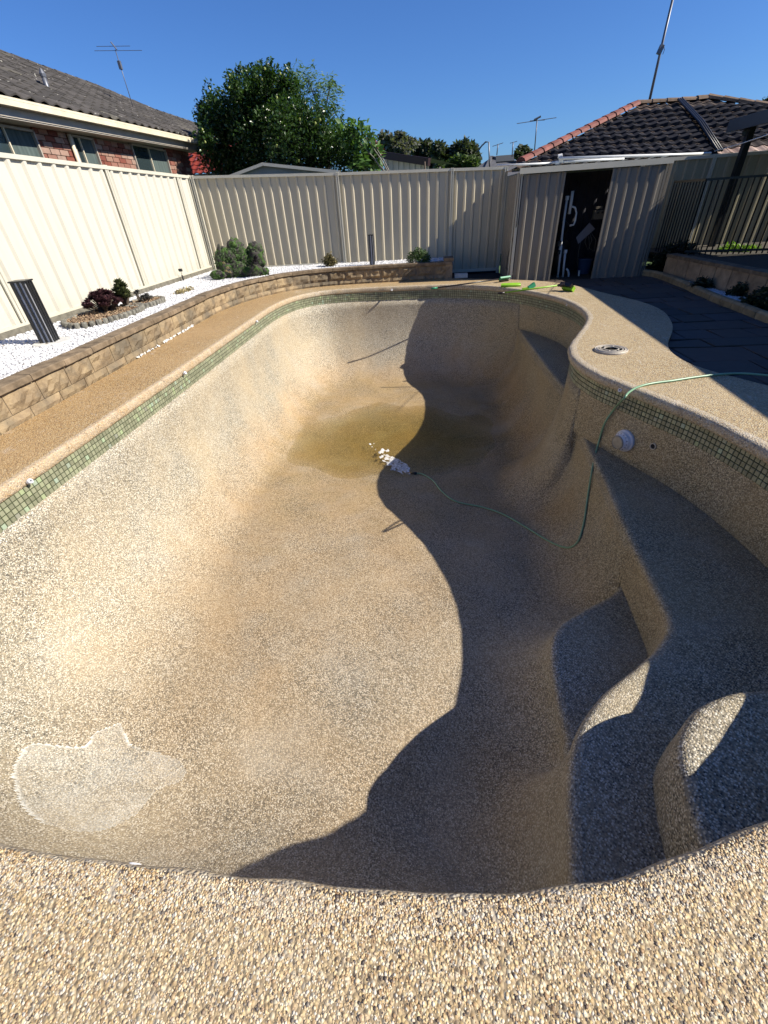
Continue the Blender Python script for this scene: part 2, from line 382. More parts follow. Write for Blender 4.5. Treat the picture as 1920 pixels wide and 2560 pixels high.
def big_mesh(name, V, F, mat, parent=None, smooth=False):
    me = bpy.data.meshes.new(name); V = np.asarray(V, np.float32); F = np.asarray(F, np.int32); k = F.shape[1]
    me.vertices.add(len(V)); me.vertices.foreach_set('co', V.ravel())
    me.loops.add(F.size); me.loops.foreach_set('vertex_index', F.ravel())
    me.polygons.add(len(F)); me.polygons.foreach_set('loop_start', np.arange(0, F.size, k, dtype=np.int32))
    me.update(calc_edges=True); me.validate()
    return link(name, me, mat, parent, smooth)
def scatter(name, base_v, base_f, T, mat, parent=None, smooth=False):   # T: list/array of (n,3,4)
    T = np.asarray(T); V = np.einsum('nij,kj->nki', T[:, :, :3], base_v)+T[:, None, :, 3]
    n, kv = len(T), len(base_v); F = (base_f[None]+(np.arange(n)*kv)[:, None, None]).reshape(-1, base_f.shape[1])
    return big_mesh(name, V.reshape(-1, 3), F, mat, parent, smooth)
def rot_rand(n, tilt=1.0):
    a = rng.uniform(0, 2*np.pi, n); b = rng.normal(0, tilt, n); c = rng.uniform(0, 2*np.pi, n)
    ca, sa, cb, sb, cc, sc = np.cos(a), np.sin(a), np.cos(b), np.sin(b), np.cos(c), np.sin(c)
    Z = np.zeros(n); O = np.ones(n)
    Rz = np.stack([ca, -sa, Z, sa, ca, Z, Z, Z, O], -1).reshape(n, 3, 3)
    Rx = np.stack([O, Z, Z, Z, cb, -sb, Z, sb, cb], -1).reshape(n, 3, 3)
    Rc = np.stack([cc, -sc, Z, sc, cc, Z, Z, Z, O], -1).reshape(n, 3, 3)
    return Rz @ Rx @ Rc
def ico(sub_=1, jitter=0.0, seed=0):
    bm = bmesh.new(); bmesh.ops.create_icosphere(bm, subdivisions=sub_, radius=1); r = random.Random(seed)
    for v in bm.verts: v.co *= 1+r.uniform(-jitter, jitter)
    V = np.array([v.co[:] for v in bm.verts]); F = np.array([[q.index for q in f.verts] for f in bm.faces]); bm.free(); return V, F
def pieces(name, items, parent, limit=300, stuff_name=None, margin=60):
    """items: list of (verts(k,3) world, faces, mat, size). The ones that show largest become parts, the rest one stuff part."""
    pr = []
    off = np.zeros(3); q = parent
    while q is not None: off = off+np.array(q.location); q = q.parent
    for it in items:
        c = np.mean(np.asarray(it[0]), 0); p = proj(c)
        vis = p[2] > 0 and -margin < p[0] < 1920+margin and -margin < p[1] < 2560+margin
        pr.append((it[3]/max(p[2], .1) if vis else 0.0))
    order = sorted(range(len(items)), key=lambda i: -pr[i])
    out = []
    for i in order[:limit]:
        v, f, mat, _ = items[i]; v = np.asarray(v, float)-off; c = v.mean(0)
        o = mesh_obj(name, v-c, f, mat, parent); o.location = c; out.append(o)
    rest = order[limit:]
    bym = {}
    for i in rest: bym.setdefault(items[i][2], []).append(i)
    if rest:
        V = []; F = []; mi = []; mats = list(bym)
        for k_, mt in enumerate(mats):
            for i in bym[mt]:
                n = len(V); V += [tuple(np.asarray(p)-off) for p in items[i][0]]; F += [tuple(a+n for a in q) for q in items[i][1]]; mi += [k_]*len(items[i][1])
        o = mesh_obj(stuff_name or name, V, F, mats[0], parent); o['kind'] = 'stuff'
        for mt in mats[1:]: o.data.materials.append(MATS[mt] if isinstance(mt, str) else mt)
        o.data.polygons.foreach_set('material_index', mi); out.append(o)
    return out
BOXF = [(0, 1, 3, 2), (4, 6, 7, 5), (0, 4, 5, 1), (2, 3, 7, 6), (0, 2, 6, 4), (1, 5, 7, 3)]

# ================================================================== POOL
OUTC = [(-2.83, 1.95), (-2.81, 3.2), (-2.78, 5), (-2.77, 7), (-2.74, 8.3), (-2.55, 9.15), (-2.1, 9.66), (-1.4, 9.81), (-.6, 9.80), (.1, 9.775),
        (.6, 9.69), (1.12, 9.44), (1.5, 9.15), (1.81, 8.8), (2.09, 8.3), (2.29, 7.75), (2.36, 7.1), (2.3, 6.5), (2.12, 6.0), (1.88, 5.5), (1.68, 5.05),
        (1.6, 4.6), (1.66, 4.18), (1.78, 3.88), (1.94, 3.52), (2.09, 3.18), (2.18, 2.85), (2.24, 2.5), (2.26, 2.08), (2.20, 1.68), (2.09, 1.31), (1.90, 1.04), (1.68, .83),
        (1.48, .67), (1.2, .53), (.92, .45), (.57, .33), (.33, .28), (.1, .255), (-.13, .25), (-.476, .255), (-.763, .262), (-1.18, .28), (-1.7, .38), (-2.25, .66), (-2.6, 1.08), (-2.79, 1.5)]
PITCH = .0405
OUT = catmull(OUTC, PITCH, True)                     # clockwise seen from above: left side going away first
NO = len(OUT); OUTN = -normals2(OUT)                  # points into the pool
if not inpoly(OUT[:1]+OUTN[:1]*.2, OUT)[0]: OUTN = -OUTN
Z1, Z2, Z3, ZT0, ZT1 = -.38, -.68, -1.04, -.09, -.252
E1 = catmull([(2.1, 1.3), (1.85, 1.2), (1.6, 1.13), (1.43, 1.1), (1.29, 1.08), (1.11, 1.0), (.98, .865), (.93, .73), (.9, .59), (.895, .49), (.9, .38)], .04)*1.035
E2 = catmull([(1.68, 4.36), (1.64, 3.9), (1.6, 3.37), (1.53, 2.75), (1.50, 2.40), (1.475, 2.09), (1.44, 1.75), (1.33, 1.59), (1.18, 1.46), (.91, 1.26), (.72, 1.04), (.625, .82), (.585, .65), (.545, .485), (.535, .30)], .04)
E3 = catmull([(1.50, 2.40), (1.40, 2.29), (1.12, 2.12), (.925, 1.97), (.83, 1.73), (.795, 1.41), (.78, 1.18), (.72, 1.04)], .04)
E4 = catmull([(1.83, 8.78), (1.82, 8.2), (1.82, 7.4), (1.82, 6.5), (1.83, 5.8), (1.87, 5.44)], .04)
def nearest(P, p): return int(np.argmin(np.linalg.norm(P-np.array(p), axis=1)))
def arc(a, b):                                        # outline indices a..b forward
    return [i % NO for i in range(a, b+1 if b >= a else b+1+NO)]
iA = nearest(OUT, E2[0]); iB = nearest(OUT, E2[-1]); iC = nearest(OUT, E1[0]); iD = nearest(OUT, E1[-1])
iE = nearest(OUT, E4[0]); iF = nearest(OUT, E4[-1]); T4 = np.vstack([E4, OUT[arc(iE, iF)][::-1]])
T2 = np.vstack([E2, OUT[arc(iA, iB)][::-1]+0*0])
T1 = np.vstack([E1, OUT[arc(iC, iD)][::-1]])
T3 = np.vstack([E3, [(.9, 1.2), (1.2, 1.45), (1.35, 1.58), (1.46, 1.8), (1.49, 2.1)]])
# basin boundary: outline except where bench / steps stand in front of it
j0 = nearest(E2, E3[0]); j1 = nearest(E2, E3[-1])
Bx = [(*OUT[i], ZT1+.004, 0) for i in arc(iB+1, iE-1)] + [(*p, Z2-.03, 1) for p in E4] + [(*OUT[i], ZT1+.004, 0) for i in arc(iF+1, iA-1)]
Bx += [(*p, Z2-.03, 1) for p in E2[:j0]] + [(*p, Z3-.03, 2) for p in E3[:-1]] + [(*p, Z2-.03, 1) for p in E2[j1:-1]]
Bx = np.array(Bx); BB = Bx[:, :2]
_L = np.concatenate([[0], np.cumsum(np.linalg.norm(np.diff(np.vstack([BB, BB[:1]]), axis=0), axis=1))]); _n = int(_L[-1]/.014)
_u = np.linspace(0, _L[-1], _n, endpoint=False)
DB = np.stack([np.interp(_u, _L, np.append(BB[:, q], BB[0, q])) for q in (0, 1)], 1).astype(np.float32)
_ni = (np.searchsorted(_L, _u, side='right')-1) % len(BB); DCAP = np.interp(_u, _L, np.append(Bx[:, 2], Bx[0, 2])).astype(np.float32); DTY = (Bx[_ni, 3] == 0).astype(np.float32)
def floor_z(x, y):
    z = np.interp(y, [0, .8, 2, 3.5, 4.6, 5.2, 5.8, 6.4, 7.2, 7.8, 8.6, 9.8], [-1.43, -1.44, -1.49, -1.60, -1.70, -1.745, -1.765, -1.77, -1.77, -1.765, -1.745, -1.70])
    return z-.115*np.exp(-(((x+.5)/1.7)**2+((y-6.35)/1.2)**2))+.02*((x+.5)/1.8)**2+.006*np.sin(3.1*x+1.7*y)+.005*np.sin(5.3*x-2.9*y+1)+.003*np.sin(9.1*x+6.3*y)
def basin(x, y):
    x = np.atleast_1d(x); y = np.atleast_1d(y); res = np.empty(len(x))
    for s in range(0, len(x), 8000):
        X_, Y_ = x[s:s+8000, None].astype(np.float32), y[s:s+8000, None].astype(np.float32)
        D2 = (X_-DB[None, :, 0])**2+(Y_-DB[None, :, 1])**2
        W = 1/(D2+.00006)**2; W /= W.sum(1, keepdims=True)
        cap = W @ DCAP
        jn = D2.argmin(1); pt = np.stack([x[s:s+8000], y[s:s+8000]], 1); d = np.full(len(pt), 9.0)
        for o_ in (-1, 0):
            A_ = DB[(jn+o_) % _n].astype(float); B_ = DB[(jn+o_+1) % _n].astype(float); v_ = B_-A_
            t_ = np.clip(((pt-A_)*v_).sum(1)/((v_**2).sum(1)+1e-12), 0, 1); d = np.minimum(d, np.linalg.norm(pt-A_-v_*t_[:, None], axis=1))
        d = np.maximum(d-.002, 0); yb = W @ DB[:, 1]; xb = W @ DB[:, 0]
        isw = W @ DTY
        wl_ = np.interp(yb, [.3, .9, 2.0, 4.5, 7.5, 9.0, 9.7], [1.0, 1.2, 1.05, .66, .70, .95, 1.0])
        wr_ = np.interp(yb, [.3, .9, 4.5, 7.5, 9.0, 9.7], [1.0, .9, .8, .8, .9, 1.0])
        wf = np.interp(xb, [-2.6, 2.2], [0, 1]); wd = isw*(wl_*(1-wf)+wr_*wf)+(1-isw)*.6
        t = np.clip(d/wd, 0, 1); p = 2.3
        g = (1-(1-t)**p)**(1/p)
        g = np.minimum(g, 1)
        res[s:s+8000] = cap+(floor_z(x[s:s+8000], y[s:s+8000])-cap)*g
    return res
# shell mesh
bd = [BB[0]]
BS = catmull(BB[::4], .035, True); NB = len(BS)
# keep sharp step corner by resampling linearly instead
L = np.concatenate([[0], np.cumsum(np.linalg.norm(np.diff(np.vstack([BB, BB[:1]]), axis=0), axis=1))]); NB = int(L[-1]/.033)
u = np.linspace(0, L[-1], NB, endpoint=False); BS = np.stack([np.interp(u, L, np.append(BB[:, k], BB[0, k])) for k in (0, 1)], 1)
sy = np.clip((BS[:, 1]-.3)/(9.8-.3), 0, 1); SP = np.stack([-.75+.35*sy, 1.7+5.9*sy], 1)
NR = 78; tt = (np.linspace(0, 1, NR))**1.75
RG = BS[None]*(1-tt[:, None, None])+SP[None]*tt[:, None, None]
rx, ry = RG[..., 0].ravel(), RG[..., 1].ravel()
rz = basin(rx, ry); rz[:NB] = np.interp(u, L[:-1], Bx[:, 2])
V = np.stack([rx, ry, rz], 1); F = []
a = np.arange(NB); b2 = (a+1) % NB
for r in range(NR-1): F.append(np.stack([r*NB+a, r*NB+b2, (r+1)*NB+b2, (r+1)*NB+a], 1))
shell = big_mesh('pool_basin', V, np.vstack(F)[:, ::-1], 'pool pebbles', None, True); shell['kind'] = 'structure'
if shell.data.polygons[NB*10].normal.z < 0: shell.data.flip_normals()
# steps and bench
def tread(name, poly, edge, z, depth, label):
    inw = np.gradient(edge, axis=0); inw /= np.linalg.norm(inw, axis=1)[:, None]; nn = np.stack([-inw[:, 1], inw[:, 0]], 1)
    if inpoly(edge[len(edge)//2:len(edge)//2+1]+nn[len(edge)//2]*.03, poly)[0]: nn = -nn
    pl_ = np.vstack([edge-nn*.044, poly[len(edge):]])
    o = fill(name, [pl_], z, 'pool pebbles'); o['kind'] = 'structure'
    prof = [(-.05, .0009), (-.03, -.001), (-.016, -.006), (-.006, -.014), (-.001, -.024), (.002, -.036)]+[(.004, -depth)]
    vv = []; ff = []
    for d, h in prof:
        for i, p in enumerate(edge): vv.append((*(p+nn[i]*d), z+h))
    n = len(edge)
    for r in range(len(prof)-1):
        for i in range(n-1): ff.append((r*n+i, r*n+i+1, (r+1)*n+i+1, (r+1)*n+i))
    s_ = mesh_obj('riser', vv, ff, 'pool pebbles', o, True); return o
tread('pool_step', T1, E1, Z1, Z1-Z2, '')
b2_ = tread('pool_bench', T2, E2, Z2, .05, '')
e2 = E2[max(j0-4, 0):j1+9]; sub('riser', [(*p, z) for z in (Z2-.04, Z2-.40) for p in e2], [(i, i+1, len(e2)+i+1, len(e2)+i) for i in range(len(e2)-1)], 'pool pebbles', b2_, True)
tread('pool_bench', T4, E4, Z2, .05, '')
tread('pool_step', T3, E3, Z3, .05, '')
# wall strip behind tiles and, beside the bench, down to it
def strip(name, idx, z0, z1, mat, off=0.0, closed=False, n=2):
    vv = []; ff = []
    for j in range(n):
        z = z0+(z1-z0)*j/(n-1)
        for i in idx: vv.append((*(OUT[i]+OUTN[i]*off), z))
    k_ = len(idx); m_ = k_ if closed else k_-1
    for j in range(n-1):
        for i in range(m_): q = (i+1) % k_; ff.append((j*k_+i, j*k_+q, (j+1)*k_+q, (j+1)*k_+i))
    return mesh_obj(name, vv, ff, mat, None, True)
g_ = strip('tile_band', list(range(NO)), ZT0, ZT1, 'tile grout', .0, True); g_['kind'] = 'structure'
ws = strip('pool_wall', arc(iA-2, iB+2), ZT1, Z2-.02, 'pool pebbles', -.004, False, 3); ws['kind'] = 'structure'
ws = strip('pool_wall', arc(iE-2, iF+2), ZT1, Z2-.02, 'pool pebbles', -.004, False, 3); ws['kind'] = 'structure'
# tiles
items = []
rows = 4; th = (ZT0-ZT1)/rows
for i in range(NO):
    p, q = OUT[i], OUT[(i+1) % NO]; n = (OUTN[i]+OUTN[(i+1) % NO])/2; n /= np.linalg.norm(n)
    g0 = .075; p2, q2 = p+(q-p)*g0, q-(q-p)*g0
    for r in range(rows):
        za = ZT0-r*th-th*.08; zb = ZT0-(r+1)*th+th*.08; d0, d1 = .0005, .0045+rng.uniform(-.0008, .0008)
        v = [(*(p2+n*d0), za), (*(q2+n*d0), za), (*(q2+n*d0), zb), (*(p2+n*d0), zb)]
        e = (q2-p2)*.05; hz = th*.04
        v += [(*(p2+e+n*d1), za-hz), (*(q2-e+n*d1), za-hz), (*(q2-e+n*d1), zb+hz), (*(p2+e+n*d1), zb+hz)]
        items.append((v, [(4, 7, 6, 5), (0, 1, 5, 4), (1, 2, 6, 5), (2, 3, 7, 6), (3, 0, 4, 7)][::1], 'pool tile', .04))
vis_items = []
for it in items:                                       # hide from the count those under the near coping
    vis_items.append(it if it[0][0][1] > .9 else (it[0], it[1], it[2], .0001))
for o in pieces('tile', vis_items, g_, 300):
    pass
# coping bullnose
prof = [(-.035, .0005), (0.0, .0005), (.025, -.003), (.042, -.014), (.05, -.034), (.048, -.062), (.035, -.082), (.0, -.0905)]
vv = []; ff = []
for d, h in prof:
    for i in range(NO): vv.append((*(OUT[i]+OUTN[i]*(d*(.35 if ((OUT[i][1] > 8.4 and OUT[i][0] < 1.45) or OUT[i][0] < -2.3) and d > 0 else 1)+.004*math.sin(i*.9)*math.sin(i*.13))), h))
for r in range(len(prof)-1):
    for i in range(NO): q = (i+1) % NO; ff.append((r*NO+i, r*NO+q, (r+1)*NO+q, (r+1)*NO+i))
cp = mesh_obj('pool_coping', vv, ff, 'rim pebbles', None, True); cp['kind'] = 'structure'
bm = bmesh.new(); bm.from_mesh(cp.data); bmesh.ops.recalc_face_normals(bm, faces=bm.faces[:]); bm.to_mesh(cp.data); bm.free()

# surface sampling used to lay things in the pool
from mathutils.bvhtree import BVHTree
_bvh = BVHTree.FromPolygons([tuple(v) for v in V], [tuple(int(i) for i in f) for f in np.vstack(F)[:, ::-1]])
def shell_z(x, y):
    out = np.empty(len(x))
    for i in range(len(x)):
        h_ = _bvh.ray_cast(Vector((x[i], y[i], .2)), Vector((0, 0, -1)))[0]
        out[i] = h_.z if h_ else -9
    return out
def surf(x, y):
    x = np.atleast_1d(x); y = np.atleast_1d(y); P = np.stack([x, y], 1)
    z = basin(x, y); z = np.where(inpoly(P, T3), Z3, z); z = np.where(inpoly(P, T2), Z2, z); z = np.where(inpoly(P, T1), Z1, z); z = np.where(inpoly(P, T4), Z2, z)
    return np.where(inpoly(P, OUT), z, 0.0)
def hit(px, py, lift=0.0):
    d = ray(px, py); d = d/np.linalg.norm(d); t = np.arange(.8, 14, .012); Q = EYE+d*t[:, None]
    s = surf(Q[:, 0], Q[:, 1]); k_ = np.nonzero(Q[:, 2] < s+lift)[0]
    return Q[k_[0]] if len(k_) else Q[-1]

# ================================================================== GROUND, DECK, PATIO
WALLB = [(-3.56, -3.0), (-3.55, 0), (-3.54, 3.43), (-3.56, 4.9), (-3.60, 6.9), (-3.60, 7.9), (-3.45, 8.75), (-3.15, 9.46), (-2.68, 10.02), (-2.02, 10.32), (-1.25, 10.41), (-.4, 10.44), (.62, 10.46)]
PATE = [(.66, 10.5), (1.2, 10.25), (1.8, 9.95), (2.3, 9.6), (2.65, 9.15), (2.78, 8.87), (3.03, 8.0), (3.26, 7.28), (3.29, 6.62), (3.13, 5.99), (2.94, 5.53), (2.70, 5.09), (2.57, 4.75), (2.55, 4.38), (2.63, 4.1), (2.78, 3.84), (3.0, 3.4), (3.15, 2.6), (3.2, 1.5), (3.2, -3.0)]
WB = catmull(WALLB, .1)
PE = catmull(PATE, .06)
deck_outer = list(map(tuple, WB))+list(map(tuple, PE))
inner = OUT-OUTN*.032
deck = fill('pool_deck', [deck_outer, list(map(tuple, inner))], 0.0, 'deck pebbles', None, 'structure')
edge = MB()
for i in range(len(PE)-1): edge.add([(*PE[i], .0), (*PE[i+1], .0), (*PE[i+1], -.08), (*PE[i], -.08)], [(0, 1, 2, 3)])
e_ = edge.done('deck_edge', 'deck pebbles'); e_['kind'] = 'structure'
hole = [(-3.4, -2.8), (3.0, -2.8), (2.4, 4.6), (2.5, 8.8), (1.5, 9.95), (.3, 10.3), (-3.0, 9.5), (-3.4, 8)]
fill('ground', [[(-400, -300), (400, -300), (400, 500), (-400, 500)], hole], -.12, 'lawn', None, 'structure')
# patio slab with stamped stones
px0, px1, py0, py1 = 2.2, 4.9, 1.5, 10.2
PEp = np.array([(.66, 8.0)]+[tuple(p) for p in PE]+[(.66, -3)])
pat = fill('patio', [[tuple(p) for p in PE]+[(9, -3), (9, 11.55), (.66, 11.55)]], -.075, 'soil', None, 'structure')
items = []
y = -1.0; rr = random.Random(3)
while y < 10.4:
    h = rr.choice([.32, .4, .5]); x = 1.9+rr.uniform(-.3, 0)
    while x < 9:
        wdt = rr.choice([.4, .55, .7]); c = np.array([[x+.012, y+.012], [x+wdt-.012, y+.012], [x+wdt-.012, y+h-.012], [x+.012, y+h-.012]])
        c += np.array([[rr.uniform(-.012, .012), rr.uniform(-.012, .012)] for _ in range(4)])
        ins = inpoly(c, PEp)
        if ins.sum() == 0 and c[:, 1].max() < 10.02:
            z = -.05+rr.uniform(-.004, .004); e = .012
            cc = c.mean(0); ci = c+(cc-c)*(e/.3)
            v = [(*p, -.075) for p in c]+[(*p, z-.004) for p in c]+[(*p, z) for p in ci]
            f = [(0, 1, 5, 4), (1, 2, 6, 5), (2, 3, 7, 6), (3, 0, 4, 7), (4, 5, 9, 8), (5, 6, 10, 9), (6, 7, 11, 10), (7, 4, 8, 11), (8, 9, 10, 11)]
            items.append((v, f, 'paver', h if x < 5.2 else .001))
        elif 0 < ins.sum() < 4:       # cut stones along the curved deck edge
            from mathutils.geometry import intersect_line_line_2d
            ok = [p for p, s_ in zip(c, ins) if not s_]; bd_ = [tuple(q) for q in PE if c[:, 0].min() < q[0] < c[:, 0].max() and c[:, 1].min() < q[1] < c[:, 1].max()]
            pts = [tuple(p) for p in ok]+[(q[0]+.012, q[1]) for q in bd_]
            if len(pts) >= 3:
                from mathutils.geometry import convex_hull_2d
                hid = convex_hull_2d([Vector(p) for p in pts])
                hp = [pts[i] for i in hid]; n_ = len(hp)
                if n_ >= 3:
                    v = [(*p, -.075) for p in hp]+[(*p, -.052) for p in hp]
                    f = [tuple(range(n_, 2*n_))]+[(i, (i+1) % n_, n_+(i+1) % n_, n_+i) for i in range(n_)]
                    items.append((v, f, 'paver', h))
        x += wdt
    y += h
pieces('paver', items, pat, 300)

# ================================================================== RETAINING WALL OF SPLIT BLOCKS
wall = empty('retaining_wall', (-3.55, 3, 0), 'curved low retaining wall of split sandy blocks with brown cap stones beside the pool', 'retaining wall')
WP = catmull(WALLB, .01)
WL = np.concatenate([[0], np.cumsum(np.linalg.norm(np.diff(WP, axis=0), axis=1))])
def along(s):
    s = np.clip(s, 0, WL[-1]-.001); p = np.array([np.interp(s, WL, WP[:, 0]), np.interp(s, WL, WP[:, 1])])
    q = np.array([np.interp(s+.02, WL, WP[:, 0]), np.interp(s+.02, WL, WP[:, 1])]); t = (q-p)/(np.linalg.norm(q-p)+1e-9)
    return p, t, np.array([t[1], -t[0]])     # normal towards the pool (right of travel)
def rough_block(s0, s1, z0, z1, depth, seed, amp=.018, nx=7, nz=4):
    rr = random.Random(seed); vv = []; ff = []
    for j in range(nz+1):
        for i in range(nx+1):
            s = s0+(s1-s0)*i/nx; p, t, n = along(s); e = (i in (0, nx)) or (j in (0, nz))
            o = rr.uniform(-amp, amp)*(0 if e else 1)+(-.012 if e else .008)
            z = z0+(z1-z0)*j/nz
            vv.append((*(p+n*o), z))
    for j in range(nz):
        for i in range(nx): a_ = j*(nx+1)+i; ff.append((a_, a_+1, a_+nx+2, a_+nx+1))
    b0 = len(vv); pa, ta, na = along(s0); pb, tb, nb = along(s1)
    vv += [(*(pa-na*depth), z0), (*(pb-nb*depth), z0), (*(pb-nb*depth), z1), (*(pa-na*depth), z1)]
    A0, A1, A2, A3 = 0, nx, nz*(nx+1)+nx, nz*(nx+1)
    ff += [(A0, A3, b0+3, b0)[::-1], (A1, b0+1, b0+2, A2)[::-1]]
    ff.append(tuple([nz*(nx+1)+i for i in range(nx+1)]+[b0+2, b0+3]))
    return vv, ff
items = []; s = 0.0; k_ = 0
while s < WL[-1]-.1:
    e = min(s+.385, WL[-1])
    items.append((*rough_block(s+.003, e-.003, .088, .268, .16, k_), 'split block', .3 if s > 2.5 else .001)); s += .388; k_ += 1
s = -.19
while s < WL[-1]-.1:
    e = min(s+.385, WL[-1]); items.append((*rough_block(max(s, 0)+.003, e-.003, -.02, .083, .16, 500+k_, .012, 7, 2), 'split block', .2 if s > 2.5 else .001)); s += .388; k_ += 1
pieces('block', items, wall, 300)
items = []; s = -.1; k_ = 0; rr = random.Random(5)
while s < WL[-1]-.05:
    e = min(s+.44, WL[-1]); a0 = max(s, 0)+.002; rows_ = []
    dz = rr.uniform(-.003, .003); z0, z1 = .272+dz, .33+dz
    m_ = 4; vv = []; ff = []
    for i in range(m_+1):
        p, t, n = along(a0+(e-.002-a0)*i/m_)
        for d, z in ((.022, z0), (.026, z0+.006), (.026, z1-.008), (.017, z1), (-.165, z1), (-.17, z0)):
            vv.append((*(p+n*(d+rr.uniform(-.0015, .0015))), z))
    for i in range(m_):
        for j in range(6): a_ = i*6+j; b_ = i*6+(j+1) % 6; ff.append((a_, b_, b_+6, a_+6))
    ff += [tuple(range(6))[::-1], tuple(m_*6+j for j in range(6))]
    items.append((vv, ff, 'cap stone', .3 if s > 2.5 else .001)); s += .443
pieces('cap', items, wall, 300)
bk = MB()
ss = np.linspace(0, WL[-1], 90)
for i in range(len(ss)-1):
    p, t, n = along(ss[i]); q, t2_, n2 = along(ss[i+1]); bk.add([(*(p-n*.02), 0), (*(q-n2*.02), 0), (*(q-n2*.02), .27), (*(p-n*.02), .27)], [(0, 1, 2, 3)])
bk.done('core', 'mortar', wall)
# end pier of the wall + step block beside it
p, t, n = along(WL[-1])
o = mesh_obj('end_block', [], [], 'block sand', wall); bpy.data.objects.remove(o)
MB().box((.56, 10.66, .135), (.14, .42, .27)).done('end_block', 'block sand', wall)
MB().box((.55, 10.66, .36), (.20, .42, .06)).done('top_block', 'cap stone', wall)
ob = MB().box((.83, 10.62, .035), (.28, .2, .07)).done('loose_paver', 'concrete pale'); meta(ob, 'small pale paver lying on the deck at the end of the block wall', 'paver')
ef = MB(); rr = random.Random(9)
for i in range(46):
    s = WL[-1]*0+rr.uniform(8.15, 9.85); p, t, n = along(s); r = rr.uniform(.005, .013); Vv, Ff = ico(1, .3, i)
    ef.add([(v[0]*r*1.8+p[0]+n[0]*.012, v[1]*r*2+p[1]+n[1]*.012, v[2]*r+rr.uniform(.002, .03)) for v in Vv], [tuple(f) for f in Ff])
meta(ef.done('lime_crust', 'lime efflorescence'), 'white crusty stones spilt along the foot of the block wall', 'stones', kind='stuff')

# ================================================================== GARDEN BED
FX, FY = -5.2, 11.6
bed_poly = [tuple(p) for p in (WP[::8]-0)]
bn = [(-5.3, -3), (-5.3, 11.7), (.5, 11.7), (.5, 10.55)]
bed_loop = [tuple(along(s)[0]-along(s)[2]*.12) for s in np.linspace(0, WL[-1], 80)]
bed = fill('garden_bed', [bed_loop+[(.5, 10.58), (.5, 11.7), (-5.3, 11.7), (-5.3, -3)]], .285, 'white stone', None, 'structure')
BEDP = np.array(bed_loop+[(.5, 10.58), (.5, 11.55), (-5.12, 11.55), (-5.12, -3)])
RINGA = catmull([(-4.62, 6.55), (-4.35, 6.35), (-4.12, 6.45), (-4.0, 6.85), (-3.98, 7.25), (-4.1, 7.6), (-4.3, 7.7), (-4.58, 7.5), (-4.72, 7.0)], .03, True)+np.array([-.17, -.82])
RINGB = catmull([(-4.08, 7.72), (-3.98, 8.0), (-3.98, 8.35), (-4.12, 8.6), (-4.35, 8.6), (-4.42, 8.2), (-4.35, 7.8)], .03, True)*np.array([1, .85])+np.array([-.2, .13])
n_ = 60000
ctr = np.stack([rng.uniform(-5.2, .5, n_*3), rng.uniform(1.2, 11.6, n_*3)], 1)
ctr = ctr[inpoly(ctr, BEDP)]
pj = proj(np.column_stack([ctr, np.full(len(ctr), .3)])); ctr = ctr[(pj[:, 0] > -200) & (pj[:, 0] < 2100) & (pj[:, 1] < 2700)]
ctr = ctr[~inpoly(ctr, RINGA) & ~inpoly(ctr, RINGB)]
ctr = ctr[np.hypot(ctr[:, 0]+4.33, ctr[:, 1]-4.85) > .2][:34000]
n_ = len(ctr); sz = rng.uniform(.009, .019, n_)
Rr = rot_rand(n_, .5)*np.stack([np.full(n_, 1.35), np.ones(n_), np.full(n_, .75)], 1)[:, None, :]*sz[:, None, None]
T = np.concatenate([Rr, np.column_stack([ctr, .29+rng.uniform(-.002, .012, n_)])[:, :, None]], 2)
Vv, Ff = ico(1, .28, 3)
keep = np.arange(n_) % 1 == 0
gr = scatter('white_gravel', Vv, Ff, T, 'white stone'); meta(gr, 'white marble gravel spread over the raised bed by the fence', 'gravel', kind='stuff')
lt = BEDP.mean(0); ctr = np.stack([rng.uniform(-5.1, .4, 900), rng.uniform(3, 11.5, 900)], 1); ctr = ctr[inpoly(ctr, BEDP)][:110]; n_ = len(ctr)
T = np.concatenate([rot_rand(n_, .3)*rng.uniform(.015, .04, n_)[:, None, None], np.column_stack([ctr, .318+rng.uniform(0, .01, n_)])[:, :, None]], 2)
lv = np.array([(0, 0, 0), (.5, .28, .1), (1, 0, -.05), (.5, -.28, .1)]); lf_ = np.array([(0, 1, 2), (0, 2, 3)])
leafmat('leaf dry', (.10, .06, .03), (.25, .17, .08), .8, .05)
meta(scatter('fallen_leaves', lv, lf_, T, 'leaf dry'), 'few small dry brown leaves fallen on the white gravel', 'leaves', kind='stuff')
# sleepers under the left fence and behind
def slp(a, b, nm='sleeper', mat='sleeper', lab=None, w_=.05, z0=.25, z1=.36):
    return MB().bar((a[0], a[1], (z0+z1)/2), (b[0], b[1], (z0+z1)/2), w_, z1-z0)

# ================================================================== COLORBOND FENCES
def corr(a, b, z0, z1a, z1b, pitch, depth, nrm, name, mat, parent, ribw=.35):
    a = np.array(a, float); b = np.array(b, float); Lf = np.linalg.norm(b-a); t = (b-a)/Lf; n = np.array(nrm, float); nr = max(1, round(Lf/pitch)); pt = Lf/nr
    xs = []
    for i in range(nr):
        x = i*pt
        xs += [(x, 0), (x+pt*(1-ribw)*.5, 0), (x+pt*(1-ribw)*.5+pt*.09, depth), (x+pt*(1+ribw)*.5-pt*.09, depth), (x+pt*(1+ribw)*.5, 0)]
    xs.append((Lf, 0)); vv = []; ff = []
    for x, d in xs:
        p = a+t*x+n*d; zt = z1a+(z1b-z1a)*x/Lf; vv += [(*p, z0), (*p, zt)]
    for i in range(len(xs)-1): ff.append((2*i, 2*i+2, 2*i+3, 2*i+1))
    return sub(name, vv, ff, mat, parent)
